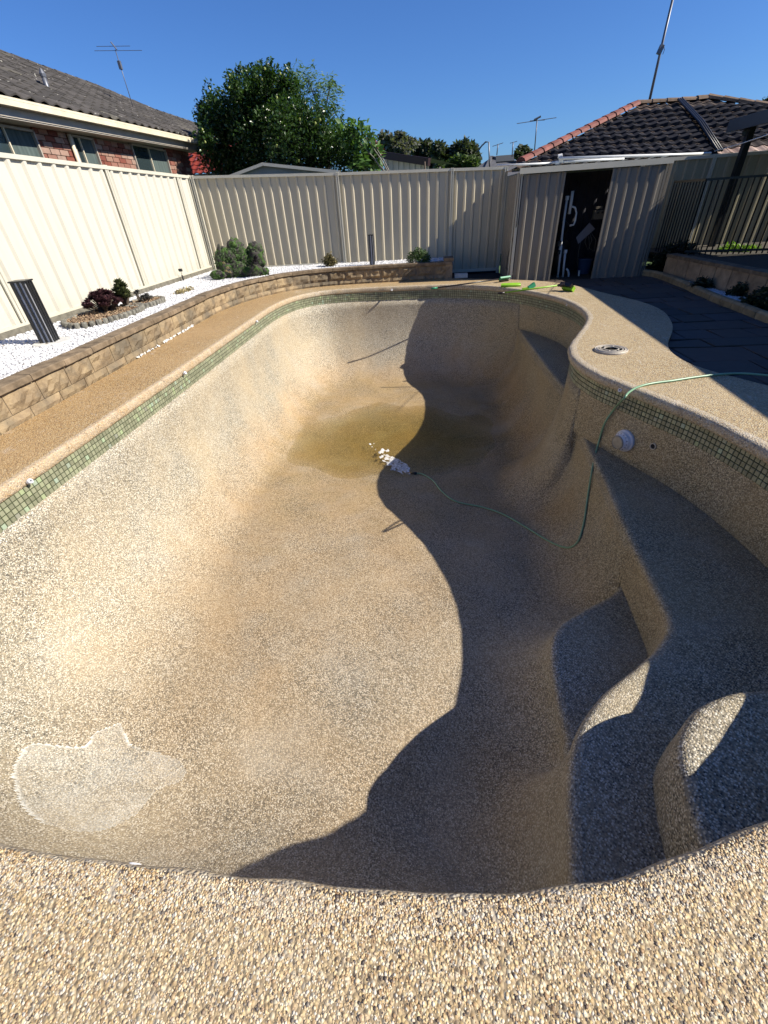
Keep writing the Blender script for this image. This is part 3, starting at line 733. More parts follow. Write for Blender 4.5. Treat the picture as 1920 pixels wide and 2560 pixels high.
def fence_run(root, posts, nrm, pitch, mat, zb, railmat, post_name='post', railh=.05, depth=.022):
    """posts: list of (x,y,top)"""
    for i in range(len(posts)-1):
        (xa, ya, ta), (xb, yb, tb) = posts[i], posts[i+1]
        z0 = zb[i] if isinstance(zb, list) else zb
        corr((xa, ya), (xb, yb), z0+.02, ta-.03, tb-.03, pitch, depth, nrm, 'infill_panel', mat, root)
        n = np.array(nrm)*.014
        MB().bar((xa+n[0], ya+n[1], ta-railh/2), (xb+n[0], yb+n[1], tb-railh/2), .062, railh).done('top_rail', railmat, root)
        MB().bar((xa+n[0], ya+n[1], z0+.03), (xb+n[0], yb+n[1], z0+.03), .058, .06).done('bottom_rail', railmat, root)
    t = np.array([nrm[1], -nrm[0]])
    for (x, y, tp) in posts:
        z0 = min(zb) if isinstance(zb, list) else zb
        m_ = MB()
        for sgn in (-1, 1):
            c = np.array([x, y])+t*sgn*.021+np.array(nrm)*.028; m_.bar((*c, z0-.1), (*c, tp+.008), .018, .05)
        m_.bar((x+nrm[0]*.02, y+nrm[1]*.02, z0-.1), (x+nrm[0]*.02, y+nrm[1]*.02, tp+.004), .028, .028)
        m_.done(post_name, railmat, root)
lf = empty('fence', (-5.2, 8, .3), 'bright cream corrugated steel fence along the white gravel bed on the left', 'fence')
def ltop(y): return float(np.interp(y, [3, 6.4, 8.4, 11.1, 11.7], [2.18, 2.16, 2.145, 2.13, 2.13]))
ys = [.2, 2.85, 5.55, 8.55, 11.05, 11.62]
fence_run(lf, [(-5.2, y, ltop(y)) for y in ys], (1, 0), .27, 'fence cream', .34, 'rail cream', depth=.034)
MB().bar((-5.165, -1, .31), (-5.165, 11.6, .31), .05, .12).done('plinth', 'sleeper', lf)
bf = empty('fence', (-1.8, 11.62, .3), 'beige corrugated steel fence across the back, with thin sunlit rib edges, behind the gravel bed', 'fence')
fence_run(bf, [(-5.1, FY+.03, 2.12), (-1.845, FY, 1.99), (.625, FY, 1.92), (1.75, FY, 1.885)], (0, -1), .2, 'fence beige', [.27, .22, -.02], 'rail cream')
fill('gap_shade', [[(.66, 10.62), (1.8, 10.3), (1.8, 11.6), (.66, 11.6)]], -.07, 'dark void', None, 'structure')  # near-black sheet, shade of the gap below the fence put into the colour
MB().bar((.6, FY+.03, -.12), (1.8, FY+.03, -.12), .04, .22).done('plinth', 'dark void', bf)  # dark strip added over the sunlit lawn, stands in for shade under the rail
rf = empty('fence', (5, 11.6, .1), 'beige corrugated steel fence to the right of the garden shed', 'fence')
fence_run(rf, [(4.5, FY, 1.83), (5.87, FY, 1.83), (8.3, FY, 1.83), (10.7, FY, 1.83)], (0, -1), .2, 'fence shaded', .0, 'rail cream')

# ================================================================== PUMP SHED
SY, SX0, SX1 = 10.05, 1.80, 4.33
shed = empty('garden_shed', (2.9, 10.3, 0), 'low grey beige corrugated steel pump shed with its sliding doors open', 'garden shed')
ZB, ZTP = -.10, 1.70
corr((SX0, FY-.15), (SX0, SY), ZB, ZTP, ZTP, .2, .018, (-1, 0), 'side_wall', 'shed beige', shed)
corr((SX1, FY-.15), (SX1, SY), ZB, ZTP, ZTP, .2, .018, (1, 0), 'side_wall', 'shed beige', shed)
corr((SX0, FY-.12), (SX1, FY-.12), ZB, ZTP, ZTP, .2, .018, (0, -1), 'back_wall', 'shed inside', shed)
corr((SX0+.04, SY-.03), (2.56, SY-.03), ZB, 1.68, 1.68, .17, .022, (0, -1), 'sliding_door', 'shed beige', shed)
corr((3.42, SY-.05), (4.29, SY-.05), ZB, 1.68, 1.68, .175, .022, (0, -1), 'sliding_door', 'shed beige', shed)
MB().bar((2.565, SY-.04, ZB), (2.565, SY-.04, 1.68), .03, .035).done('door_edge', 'shed beige', shed)
MB().bar((3.41, SY-.06, ZB), (3.41, SY-.06, 1.68), .035, .035).done('door_edge', 'shed beige', shed)
MB().bar((SX0, SY, ZB), (SX0, SY, 1.72), .05, .05).bar((SX0-.045, SY+.08, ZB), (SX0-.045, SY+.08, 1.72), .02, .03).done('corner_trim', 'rail cream', shed)
MB().bar((SX1, SY, ZB), (SX1, SY, 1.72), .04, .05).bar((SX1+.05, SY, ZB), (SX1+.05, SY, 1.72), .018, .03).done('corner_trim', 'shed beige', shed)
MB().box(((SX0+SX1)/2, SY-.085, 1.735), (SX1-SX0+.1, .05, .085)).done('fascia', 'rail cream', shed)
rv = []; rf_ = []; nx = 24
for i in range(nx+1):
    x = SX0-.06+(SX1-SX0+.12)*i/nx; dz = .015 if i % 2 else 0
    rv += [(x, SY-.10, 1.782+dz), (x, FY-.05, 1.80+dz)]
for i in range(nx): rf_.append((2*i, 2*i+2, 2*i+3, 2*i+1))
sub('roof_sheet', rv, rf_, 'shed pale', shed)
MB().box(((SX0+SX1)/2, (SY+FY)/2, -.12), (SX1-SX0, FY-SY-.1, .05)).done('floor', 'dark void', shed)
MB().bar((4.42, SY+.02, ZB), (4.42, SY+.02, 1.7), .02, .02).done('door_track', 'shed beige', shed)
# things inside
def pipe_thing(name, pts, r, label, mat='pvc white', collars=()):
    o = empty(name, tuple(pts[0]), label, 'pipe', 'pipes inside the pump shed')
    MB().tube(pts, r, 10).done('pipe', mat, o, True)
    for c, rr_ in collars: MB().lathe(c, (0, 0, 1), [(rr_*.8, -.035), (rr_, -.03), (rr_, .03), (rr_*.8, .035)], 12).done('collar', mat, o)
    return o
def S(px, py, y=10.5): return PY(px, py, y)
pipe_thing('pvc_pipe', [S(1393, 704), S(1400, 640), S(1405, 590), S(1411, 540), S(1417, 500)], .022, 'tall white pipe rising in the shed doorway from the floor to a grey tee', collars=[(tuple(S(1401, 620)), .032), (tuple(S(1418, 495)), .035)])
pipe_thing('pvc_pipe', [S(1406, 704), S(1410, 660), S(1413, 632)], .022, 'short white pipe in the doorway, second from the left door', collars=[(tuple(S(1414, 629)), .034)])
pipe_thing('pvc_pipe', [S(1420, 704), S(1422, 685), S(1420, 676), S(1416, 672)], .02, 'short hooked white pipe low in the shed doorway')
pipe_thing('pvc_pipe', [S(1446, 700), S(1448, 676)], .018, 'short white pipe stub standing alone right of the others')
pipe_thing('pvc_pipe', [S(1423, 535), S(1428, 505), S(1432, 477)], .028, 'thick white pipe standing upright beside the tall pipe top')
pipe_thing('pvc_pipe', [S(1428, 516), S(1438, 519), S(1441, 532), S(1438, 552), S(1434, 562), S(1424, 564)], .017, 'white pipe loop with elbows beside the filter head')
flt = empty('filter_tank', tuple(G(1420, 690)*0+np.array([2.95, 11.0, -.1])), 'black pool filter tank in the dark shed behind the white pipes', 'filter')
MB().lathe((2.95, 11.0, -.1), (0, 0, 1), [(.16, 0), (.20, .05), (.21, .5), (.17, .62), (.08, .68), (.07, .78), (.10, .8), (.10, .95), (.03, 1.0)], 20).done('tank', 'plastic black', flt, True)
MB().lathe(tuple(S(1396, 609)), (0, 0, 1), [(.04, -.05), (.055, -.04), (.055, .04), (.04, .05)], 12).done('valve', 'plastic black', flt)
MB().lathe(tuple(S(1396, 631)), (0, 0, 1), [(.03, -.04), (.045, -.03), (.045, .03), (.03, .04)], 12).done('valve', 'plastic black', flt)
cb = empty('control_box', tuple(S(1460, 580, 10.75)), 'grey electrical box hanging askew inside the shed with loose cables', 'control box')
a_, b_, c_, d_ = S(1440, 594, 10.75), S(1474, 557, 10.75), S(1488, 572, 10.75), S(1446, 610, 10.75)
bx = np.array([a_, b_, c_, d_]); bk2 = bx+np.array([.02, .08, .0])
sub('box', np.vstack([bx, bk2]), [(0, 3, 2, 1), (0, 1, 5, 4), (1, 2, 6, 5), (2, 3, 7, 6), (3, 0, 4, 7), (4, 5, 6, 7)], 'box grey', cb)
for pts in ([(1470, 580), (1462, 605), (1470, 625), (1480, 600), (1474, 582)], [(1476, 578), (1490, 600), (1486, 628), (1474, 622), (1472, 590)], [(1452, 604), (1446, 630), (1444, 665)]):
    MB().tube([tuple(S(x, y, 10.78)) for x, y in pts], .006, 6).done('cable', 'box beige', cb, True)
bb = empty('timer_box', tuple(S(1495, 540, 10.9)), 'small beige box with knobs on the shelf at the back of the shed', 'box')
MB().box(tuple(S(1495, 537, 10.9)), (.19, .12, .15)).done('case', 'box beige', bb)
MB().lathe(tuple(S(1494, 532, 10.78)), (0, -1, 0), [(.02, 0), (.02, .02), (.01, .025)], 10).done('knob', 'plastic black', bb)
MB().lathe(tuple(S(1505, 531, 10.78)), (0, -1, 0), [(.02, 0), (.02, .02), (.01, .025)], 10).done('knob', 'plastic black', bb)
MB().box(tuple(S(1497, 519, 10.9)), (.12, .08, .04)).done('lid', 'box beige', bb)
bu = empty('bucket', tuple(S(1475, 680, 10.9)), 'blue bucket on the floor in the dark of the shed', 'bucket')
MB().lathe((3.5, 10.85, -.1), (0, 0, 1), [(.12, 0), (.16, .3), (.165, .31)], 18).done('tub', 'blue plastic', bu, True)
# PVC manifold over the shed roof
mf = empty('roof_pipe', tuple(PY(1245, 414, 10.2)), 'long white solar heating pipe with elbows lying over the shed roof', 'pipe')
MB().tube([tuple(PY(1243, 414, 10.2)), tuple(PY(1310, 411, 10.2)), tuple(PY(1395, 407, 10.2))], .016, 10).done('pipe', 'pvc white', mf, True)
MB().tube([tuple(PY(1398, 396, 10.1)), tuple(PY(1550, 391, 10.3)), tuple(PY(1690, 387, 10.2)), tuple(PY(1776, 383, 11.2))], .022, 10).done('pipe', 'pvc white', mf, True)
MB().tube([tuple(PY(1380, 407, 10.15)), tuple(PY(1470, 401, 10.15)), tuple(PY(1560, 397, 10.2))], .018, 10).done('pipe', 'pvc white', mf, True)
for q in ((1400, 390), (1402, 401), (1393, 407)): MB().lathe(tuple(PY(*q, 10.15)), (1, 0, .15), [(.02, -.04), (.03, -.035), (.03, .035), (.02, .04)], 10).done('elbow', 'pvc white', mf)
# black cable hanging by the shed's left corner
cbx = MB().tube([tuple(PY(1304, 420, 9.98)), tuple(PY(1297, 500, 9.98)), tuple(PY(1292, 560, 10.0)), tuple(PY(1270, 640, 10.3)), tuple(PY(1266, 668, 10.2)), tuple(PY(1274, 690, 10.3))], .008, 6).done('drain_hose', 'plastic black')
meta(cbx, 'thin black hose running down the left corner of the shed', 'hose')

# ================================================================== ROOFS
def tile_mesh(w_, l_, nx=6, th=.02, amp=.028):
    """one interlocking roof tile: wavy top and a visible nose"""
    top = []; pts = []
    for i in range(nx+1):
        x = w_*i/nx; z = amp*(.5+.5*math.cos(2*math.pi*i/nx))**1.0
        pts.append((x, z))
    V = []; F = []
    for x, z in pts: V += [(x, 0, z+th), (x, l_, z+.002), (x, 0, z-.004)]
    for i in range(nx):
        a = 3*i; F += [(a, a+3, a+4, a+1), (a+2, a+5, a+3, a)]
    return np.array(V), F
def tiled_roof(root, O, U, Vd, N, poly, tw, tl, mat, name='roof_tile', amp=.028, nx=6, limit=300, matf=None):
    """poly in (u,v) roof coordinates"""
    O, U, Vd, N = map(lambda q: np.array(q, float), (O, U, Vd, N)); poly = np.array(poly)
    bV, bF = tile_mesh(tw, tl*1.02, nx, .02, amp); items = []
    u0, v0 = poly.min(0); u1, v1 = poly.max(0)
    nv = int((v1-v0)/tl)+1; nu = int((u1-u0)/tw)+1
    for j in range(nv):
        for i in range(nu):
            cu, cv = u0+(i+.5)*tw, v0+(j+.5)*tl
            if not inpoly([(cu, cv)], poly)[0]: continue
            jit = rng.uniform(-.004, .004)
            v = O+(u0+i*tw+bV[:, 0:1])*U+(v0+j*tl+bV[:, 1:2])*Vd+(bV[:, 2:3]+jit)*N
            items.append((v, bF, matf(cu, cv) if matf else mat, tw))
    return pieces(name, items, root, limit)
def ridge_caps(root, a, b, r, seg, mat, name='ridge_cap'):
    a = np.array(a, float); b = np.array(b, float); Ld = np.linalg.norm(b-a); n = max(1, round(Ld/seg)); t = (b-a)/Ld
    x = np.cross(t, [0, 0, 1]); x /= np.linalg.norm(x); z = np.cross(x, t)
    items = []
    for i in range(n):
        p0 = a+t*(Ld*i/n-.02); p1 = a+t*(Ld*(i+1)/n); v = []
        for p, rr_ in ((p0, r*1.1), (p1, r*.92)):
            for k in range(6):
                an = math.pi*(k/5); v.append(p+x*math.cos(an)*rr_+z*(math.sin(an)*rr_*.7))
        f = [(k, k+1, k+7, k+6) for k in range(5)]+[(0, 1, 2, 3, 4, 5)]
        items.append((v, f, mat, seg))
    pieces(name, items, root, 80)

# ---- left brick house
lh = empty('brick_house', (-8, 12, 0), 'red brick house with dark grey tiled roof and cream gutter beyond the left fence', 'house')
SL = .42; c_, s_ = math.cos(math.atan(SL)), math.sin(math.atan(SL))
LO = np.array([-6.1, 0, 2.832]); LU = np.array([0, 1, .017]); LV = np.array([-c_, 0, s_]); LN = np.array([s_, 0, c_])
def luv(px, py):
    P_ = PPL(px, py, LO, LN); d = P_-LO; return (d @ LU, d @ LV)
a1, a2, a3 = luv(0, 162), luv(250, 250), luv(505, 346)
ye = 15.1
lpoly = [(3, 0), (ye, 0), a3, luv(400, 312), a2, luv(120, 205), a1, luv(-120, 110), (3, luv(-120, 110)[1])]
tiled_roof(lh, LO, LU, LV, LN, lpoly, .30, .34, 'roof grey', amp=.045, nx=6)
under = [LO+u_*LU+v_*LV-LN*.03 for u_, v_ in lpoly]
sub('roof', under, [tuple(range(len(under)))], 'roof grey', lh)
hp = [LO+np.array(luv(*q))[0]*LU+np.array(luv(*q))[1]*LV for q in ((-120, 110), (0, 162), (120, 205), (250, 250), (400, 312), (505, 346))]
for i in range(len(hp)-1): ridge_caps(lh, hp[i], hp[i+1], .09, .36, 'roof grey')
gz = lambda y: 2.93+.017*(y-8)
g0, g1 = (-6.05, 2, gz(2)), (-6.05, 15.25, gz(15.25))
MB().bar((-6.08, 2, gz(2)-.045), (-6.08, 15.25, gz(15.25)-.045), .12, .07).done('gutter', 'gutter cream', lh)
MB().bar((-6.03, 2, gz(2)+.005), (-6.03, 15.25, gz(15.25)+.005), .025, .03).done('gutter_lip', 'gutter cream', lh)
MB().bar((-6.16, 2, gz(2)-.13), (-6.16, 15.2, gz(15.2)-.13), .03, .12).done('fascia', 'gutter shade', lh)
MB().bar((-6.4, 2, gz(2)-.2), (-6.4, 15.2, gz(15.2)-.2), .48, .015).done('soffit', 'soffit', lh)
WX = -6.49
wy = {k: PX(*q, WX)[1] for k, q in dict(a1=(74, 315), am=(8, 330), b0=(168, 330), b1=(226, 340), bm=(190, 335), c0=(322, 358), cm=(366, 364), c1=(408, 366), end=(466, 372), dp=(160, 330)).items()}
wtop = lambda y: gz(y)-.21
cy1 = wy['end']
MB().box((WX-.12, (2+cy1)/2, 1.2), (.2, cy1-2, 3.2)).done('wall', 'mortar', lh)
wins = [(wy['a1']-2.1, wy['a1'], wy['am']), (wy['b0'], wy['b1'], wy['bm']), (wy['c0'], wy['c1'], wy['cm'])]
def in_win(y0, y1):
    return any(y1 > a+.01 and y0 < b-.01 for a, b, _ in wins)
items = []
for r in range(11):
    z0 = 1.98+r*.086; y = 7.2+(0 if r % 2 else .12)
    segs = []
    edges = [7.2]+[v for a, b, _ in wins for v in (a, b)]+[cy1]
    spans = [(edges[i], edges[i+1]) for i in range(0, len(edges), 2)]
    for sa, sb in spans:
        if sb-sa < .1: continue
        y = sa-(0 if r % 2 else .12)
        while y < sb-.03:
            a, b = max(y, sa)+.005, min(y+.23, sb)-.005
            if b-a > .03 and z0+.076 < wtop(a)+.03:
                d = .02+rng.uniform(-.002, .002); c = MB().box((WX-.02+d/2+.01, (a+b)/2, z0+.038), (.03+d, b-a, .076)); items.append((c.v, c.f, 'brick', .2))
            y += .24
pieces('brick', items, lh, 300)
for a, b, mid in wins:
    z0, z1 = 1.7, wtop((a+b)/2)-.015
    fr = MB()
    for yy in (a+.02, b-.02): fr.box((WX+.02, yy, (z0+z1)/2), (.05, .03, z1-z0))
    fr.box((WX+.02, (a+b)/2, z1-.02), (.05, b-a, .03)).box((WX+.02, (a+b)/2, z0), (.05, b-a, .03))
    wo = fr.done('window', 'gutter shade', lh)
    sub('pane', [(WX+.005, a, z0), (WX+.005, mid, z0), (WX+.005, mid, z1), (WX+.005, a, z1)], [(0, 1, 2, 3)], 'window glass', wo)
    sub('pane', [(WX-.004, mid, z0), (WX-.004, b, z0), (WX-.004, b, z1), (WX-.004, mid, z1)], [(0, 1, 2, 3)], 'curtain', wo)
    sub('mullion', *[(m_ := MB().box((WX+.018, mid, (z0+z1)/2), (.03, .022, z1-z0))).v, m_.f], 'gutter cream', wo)
MB().tube([(WX+.07, wy['dp'], 1.0), (WX+.07, wy['dp'], wtop(9)-.01)], .035, 10).done('downpipe', 'gutter cream', lh, True)
vp = PPL(131, 256, LO, LN); vt = PX(106, 184, vp[0])
vpo = empty('vent_pipe', tuple(vp), 'dark slanted vent pipe standing on the grey tiled roof', 'vent pipe')
MB().tube([tuple(vp-np.array([0, 0, .05])), tuple(vt)], [.045, .04], 10).done('pipe', 'metal grey', vpo, True)
MB().lathe(tuple(vt), (0, 0, 1), [(.05, -.05), (.055, 0), (.02, .07)], 10).done('cowl', 'metal grey', vpo)
MB().box(tuple(vp+LN*.04), (.3, .3, .015), ry=math.atan(SL)).done('flashing', 'metal grey', vpo)
# ---- small red roof house behind
rh = empty('red_roof_house', (-7, 18, 0), 'house corner with bright red tiled roof seen between the brick house and the tree', 'house')
ro = PY(478, 437, 17.0); RS = .5; c5, s5 = math.cos(math.atan(RS)), math.sin(math.atan(RS))
tiled_roof(rh, ro-np.array([3, 0, 0]), (1, 0, 0), (0, c5, s5), (0, -s5, c5), [(2.0, 0), (4.5, 0), (4.5, 2.4), (2.0, 2.4)], .24, .27, 'roof red', amp=.03, nx=6)
MB().box(tuple(ro+np.array([.4, .9, -1.1])), (3.0, 1.6, 2.1)).done('wall', 'wall white', rh)
MB().bar(tuple(ro+np.array([-1, -.04, -.05])), tuple(ro+np.array([1.6, -.04, -.05])), .08, .1).done('gutter', 'fascia dark', rh)
# ---- right house
rhs = empty('tiled_house', (6, 16, 0), 'house with dark tiled hip roof covered by black solar heating mats behind the shed', 'house')
SR = .43; c6, s6 = math.cos(math.atan(SR)), math.sin(math.atan(SR))
RO = np.array([0, 13.0, 1.86]); RU = np.array([1, 0, 0]); RV = np.array([0, c6, s6]); RN = np.array([0, -s6, c6])
def ruv(px, py): P_ = PPL(px, py, RO, RN); d = P_-RO; return (d @ RU, d @ RV)
hipL, ap1, ap2, ap3, ap4 = ruv(1303, 408), ruv(1592, 264), ruv(1740, 254), ruv(1770, 250), ruv(1925, 272)
rpoly = [(hipL[0]-.4, 0), (14, 0), (14, ap4[1]*.7), ap4, ap3, ap2, ap1, hipL]
m0, m1 = ruv(1690, 262), ruv(1786, 392)
def rmat(u_, v_):
    return 'roof pink' if (v_ < .34 and u_ > ruv(1786, 392)[0]) else ('roof brown')
tiled_roof(rhs, RO, RU, RV, RN, rpoly, .26, .27, 'roof brown', amp=.035, nx=6, matf=rmat)
sub('roof', [RO+u_*RU+v_*RV-RN*.03 for u_, v_ in rpoly], [tuple(range(len(rpoly)))], 'roof brown', rhs)
P3 = lambda uv: RO+uv[0]*RU+uv[1]*RV+RN*.03
ridge_caps(rhs, P3(hipL), P3(ap1), .13, .34, 'red ridge')
ridge_caps(rhs, P3(ap1), P3(ap2), .11, .36, 'brown ridge'); ridge_caps(rhs, P3(ap2), P3(ap3), .12, .36, 'brown ridge'); ridge_caps(rhs, P3(ap3), P3(ap4), .13, .36, 'brown ridge')
MB().box((8, 15.5, .8), (11, 4.4, 2.1)).done('wall', 'mortar', rhs)
MB().bar((3.0, 12.98, 1.84), (13, 12.98, 1.84), .1, .1).done('gutter', 'rail cream', rhs)
# solar mats: rubber strips following the tile waves
for reg, (ua, ub) in enumerate(((None, None), (None, None))):
    items = []
    vmax = ap1[1]-.35
    for j in range(int(vmax/.27)):
        v0 = .03+j*.27
        frac = v0/ap1[1]
        if reg == 0:
            x0 = hipL[0]+(ap1[0]-hipL[0])*max(0, (v0-hipL[1]+.28)/(ap1[1]-hipL[1]))+.12; x1 = m1[0]+(m0[0]-m1[0])*(v0-m1[1])/(m0[1]-m1[1])-.06
        else:
            if v0 < .36: continue
            x0 = m1[0]+(m0[0]-m1[0])*(v0-m1[1])/(m0[1]-m1[1])+.08; x1 = 13-2.0*frac
        n = max(2, int((x1-x0)/.087)); V = []; F = []
        for i in range(n+1):
            x = x0+(x1-x0)*i/n; wob = .035*(.5+.5*math.cos(2*math.pi*x/.26))+.012*math.sin(j*2.1+x*1.3)
            for vv_, hh in ((v0, .008), (v0+.02, .070), (v0+.19, .050), (v0+.235, .012)): V.append(RO+x*RU+vv_*RV+(wob*1.2+hh)*RN)
        for i in range(n):
            for k in range(3): a = 4*i+k; F.append((a, a+4, a+5, a+1))
        items.append((V, F, 'solar mat', 1.0))
    pieces('solar_mat_strip', items, rhs, 60)
for k in range(3):
    MB().tube([tuple(P3((m0[0]+.05*k, m0[1]))+RN*.08), tuple(P3(((m0[0]+m1[0])/2+.05*k+.05, (m0[1]+m1[1])/2))+RN*.1), tuple(P3((m1[0]+.05*k, m1[1]))+RN*.08)], .026, 8).done('solar_header_pipe', 'plastic black', rhs, True)

# ---- gable shed, maroon shed, far house
gs = empty('gable_shed', (-1.5, 13, 0), 'pale metal gable shed top peeking over the back fence in front of the tree', 'shed')
A, Bp, C = PY(532, 452, 12.7), PY(660, 411, 12.7), PY(852, 431, 12.7)
A[2] -= .05
gv = []
for dy in (0, 3): gv += [A+[0, dy, 0], Bp+[0, dy, 0], C+[0, dy, 0], [C[0], C[1]+dy, 0], [A[0], A[1]+dy, 0]]
sub('wall', gv, [(0, 1, 2, 3, 4)[::-1], (5, 6, 7, 8, 9), (0, 4, 9, 5), (2, 7, 8, 3)], 'shed pale', gs)
up3 = np.array([0, 0, .03])
for P0, P1 in ((A, Bp), (Bp, C)):
    sub('roof', [P0+up3+[0, -.1, 0], P1+up3+[0, -.1, 0], P1+up3+[0, 3.1, 0], P0+up3+[0, 3.1, 0]], [(0, 1, 2, 3)], 'shed pale', gs)
    MB().bar(tuple(P0+[0, -.1, .0]), tuple(P1+[0, -.1, .0]), .03, .06).done('barge', 'rail cream', gs)
ms_ = empty('maroon_shed', (1, 17, 0), 'shed with maroon fascia and pale ribbed walls beyond the back fence', 'shed')
A, Bp = PY(960, 388, 16.5), PY(1073, 405, 15.2)
MB().bar(tuple(A), tuple(Bp), .1, .17).done('fascia', 'maroon', ms_)
corr((A[0], A[1]+.06), (Bp[0], Bp[1]+.06), 0, A[2]-.08, Bp[2]-.08, .22, .03, (0, -1), 'wall', 'wall white', ms_)
sub('roof', [A+[0, 0, .09], Bp+[0, 0, .09], Bp+[1, 4, .1], A+[0, 4, .1]], [(0, 1, 2, 3)], 'maroon', ms_)
fh = empty('far_house', (4, 38, 0), 'distant house with grey tiled hip roof and a solar panel on it', 'house')
yf = 36.
Lf, Pk, Rk, Rb, Lb = PY(1195, 410, yf), PY(1243, 385, yf), PY(1285, 390, yf), PY(1300, 418, yf-4), PY(1200, 418, yf-3)
sub('roof', [Lf+[-1, 0, -.6], Pk+[0, 3, 0], Rk+[0, 4, 0], Rk+[5, 3, -1.5], Rb+[3, -1, -.6], Lb+[0, -1, -.8]], [(0, 5, 1), (1, 5, 4, 2), (2, 4, 3)], 'asphalt roof', fh)
MB().box(((Lf[0]+Rb[0])/2+1, yf+1, 1), (6, 5, 2.4)).done('wall', 'wall white', fh)
u_ = (Pk+[0, 3, 0])
MB().bar(tuple(Lb+[0, -1, -.7]), tuple(Pk+[0, 3, .05]), .2, .12).bar(tuple(Pk+[0, 3, .05]), tuple(Rb+[3, -1, -.5]), .2, .12).done('ridge', 'asphalt roof', fh)
q = PY(1262, 397, yf-1)
MB().box(tuple(q), (1.1, .08, .5), rx=-.9).done('solar_panel', 'fascia dark', fh)

# ---- patio cover on the right (casts the long diagonal shade)
pc = empty('patio_cover', (6.6, 6, 0), 'dark patio cover beam and roof edge entering at the upper right', 'patio cover')
def eave(y): return 2.355*math.cos(SUN_AZ)/math.tan(SUN_EL)+np.interp(y+.5, [-3, 2.9, 4.7, 9.5, 12], [2.14, 2.404, 2.56, 2.921, 3.06])
ea, eb = (eave(11.75), 11.75), (eave(-2.0), -2.0)
MB().bar((ea[0], ea[1], 2.26), (eb[0], eb[1], 2.26), .06, .19).done('fascia_beam', 'fascia dark', pc)
sub('roof_sheet', [(ea[0], ea[1], 2.352), (eb[0], eb[1], 2.352), (12, eb[1], 2.55), (12, 9.2, 2.55), (ea[0], ea[1], 2.33), (eb[0], eb[1], 2.33), (12, eb[1], 2.5), (12, 9.2, 2.5), (8.2, 9.2, 2.44), (8.2, ea[1], 2.44), (8.2, 9.2, 2.41), (8.2, ea[1], 2.41)], [(0, 1, 2, 3, 8, 9), (4, 11, 10, 7, 6, 5), (0, 4, 5, 1), (2, 6, 7, 3), (1, 5, 6, 2), (3, 7, 10, 8), (8, 10, 11, 9), (9, 11, 4, 0)], 'fascia dark', pc)  # out-of-view corner cut back so that sun reaches the grass
pt, pb = PY(1872, 330, 11.2), PY(1768, 644, 11.2)
MB().bar((pb[0], 11.2, -.1), (pb[0], 11.2, 2.3), .11, .11).done('post', 'metal black', pc)
MB().bar((pb[0]+.02, 11.2, 2.13), (ea[0]+.02, 11.25, 2.10), .06, .08).bar((ea[0]+.06, 11.25, 2.06), (ea[0]+.06, 11.25, 2.2), .05, .05).done('bracket', 'metal black', pc)
MB().box((11.2, 3.2, 1.2), (.2, 11.5, 2.6)).done('shade_wall', 'mortar', pc)  # unseen wall added to deepen the shade under the cover
wire = MB().tube([tuple(PY(1786, 378, 11.4)), tuple(PY(1850, 360, 9)), tuple(PY(1925, 335, 7))], .006, 6).done('clothes_line', 'pvc white'); meta(wire, 'thin pale cord stretched past the dark post at upper right', 'cord')

# ================================================================== RIGHT PLANTER
pw = empty('planter_wall', (4.9, 8, 0), 'low wall of sandy concrete blocks in deep shade on the right', 'planter wall')
items = []; items2 = []
a = np.array([4.72, 9.75]); b = np.array([5.02, 3.5]); Ld = np.linalg.norm(b-a); t = (b-a)/Ld; n = 16
for i in range(n):
    p0 = a+t*Ld*(i+.02)/n; p1 = a+t*Ld*(i+.98)/n
    c = MB().bar((*p0, .13), (*p1, .13), .16, .30); items.append((c.v, c.f, 'block sand', .3))
    c = MB().bar((*(a+t*Ld*(i+.005)/n), .31), (*(a+t*Ld*(i+.995)/n), .31), .2, .05); items2.append((c.v, c.f, 'cap stone', .3))
pieces('block', items, pw); pieces('cap', items2, pw)
cu = empty('curb_edging', (4.4, 8, 0), 'row of rounded sandy edging blocks between patio and planter', 'edging')
CP = catmull([(4.3, 10.3), (4.55, 9.79), (4.50, 8.6), (4.36, 7.4), (4.32, 6.6), (4.28, 6.0), (4.25, 5.0), (4.2, 3.5)], .01); CL = np.concatenate([[0], np.cumsum(np.linalg.norm(np.diff(CP, axis=0), axis=1))])
items = []; s = 0
while s < CL[-1]-.3:
    p0 = np.array([np.interp(s+.006, CL, CP[:, k]) for k in (0, 1)]); p1 = np.array([np.interp(s+.294, CL, CP[:, k]) for k in (0, 1)])
    d = (p1-p0)/np.linalg.norm(p1-p0); nn = np.array([-d[1], d[0]]); v = []
    for p in (p0, p1):
        for o_, z in ((-.055, -.06), (-.055, .02), (-.03, .045), (.03, .045), (.055, .02), (.055, -.06)): v.append((*(p+nn*o_), z))
    f = [(k, (k+1) % 6, (k+1) % 6+6, k+6) for k in range(6)]+[tuple(range(6))[::-1], tuple(range(6, 12))]
    items.append((v, f, 'curb sand', .3)); s += .3
pieces('edging_block', items, cu)
fill('planter_bed', [[tuple(p) for p in CP[::20]]+[(5.0, 3.5), (4.72, 10.3)]], -.03, 'soil', None, 'structure')
fill('planter_soil', [[(4.8, 11.55), (4.8, 9.7), (5.1, 3.5), (9, 3.5), (9, 11.55)]], .27, 'soil', None, 'structure')
fill('planter_soil_back', [[(4.1, 11.5), (4.1, 10.3), (4.72, 9.8), (4.78, 11.5)]], -.02, 'soil', None, 'structure')
ctr = np.stack([rng.uniform(4.3, 4.85, 9000), rng.uniform(6.9, 9.4, 9000)], 1)
P2 = np.array([tuple(p) for p in CP[::20]]+[(4.84, 3.5), (4.62, 10.3)]); ctr = ctr[inpoly(ctr, P2)]
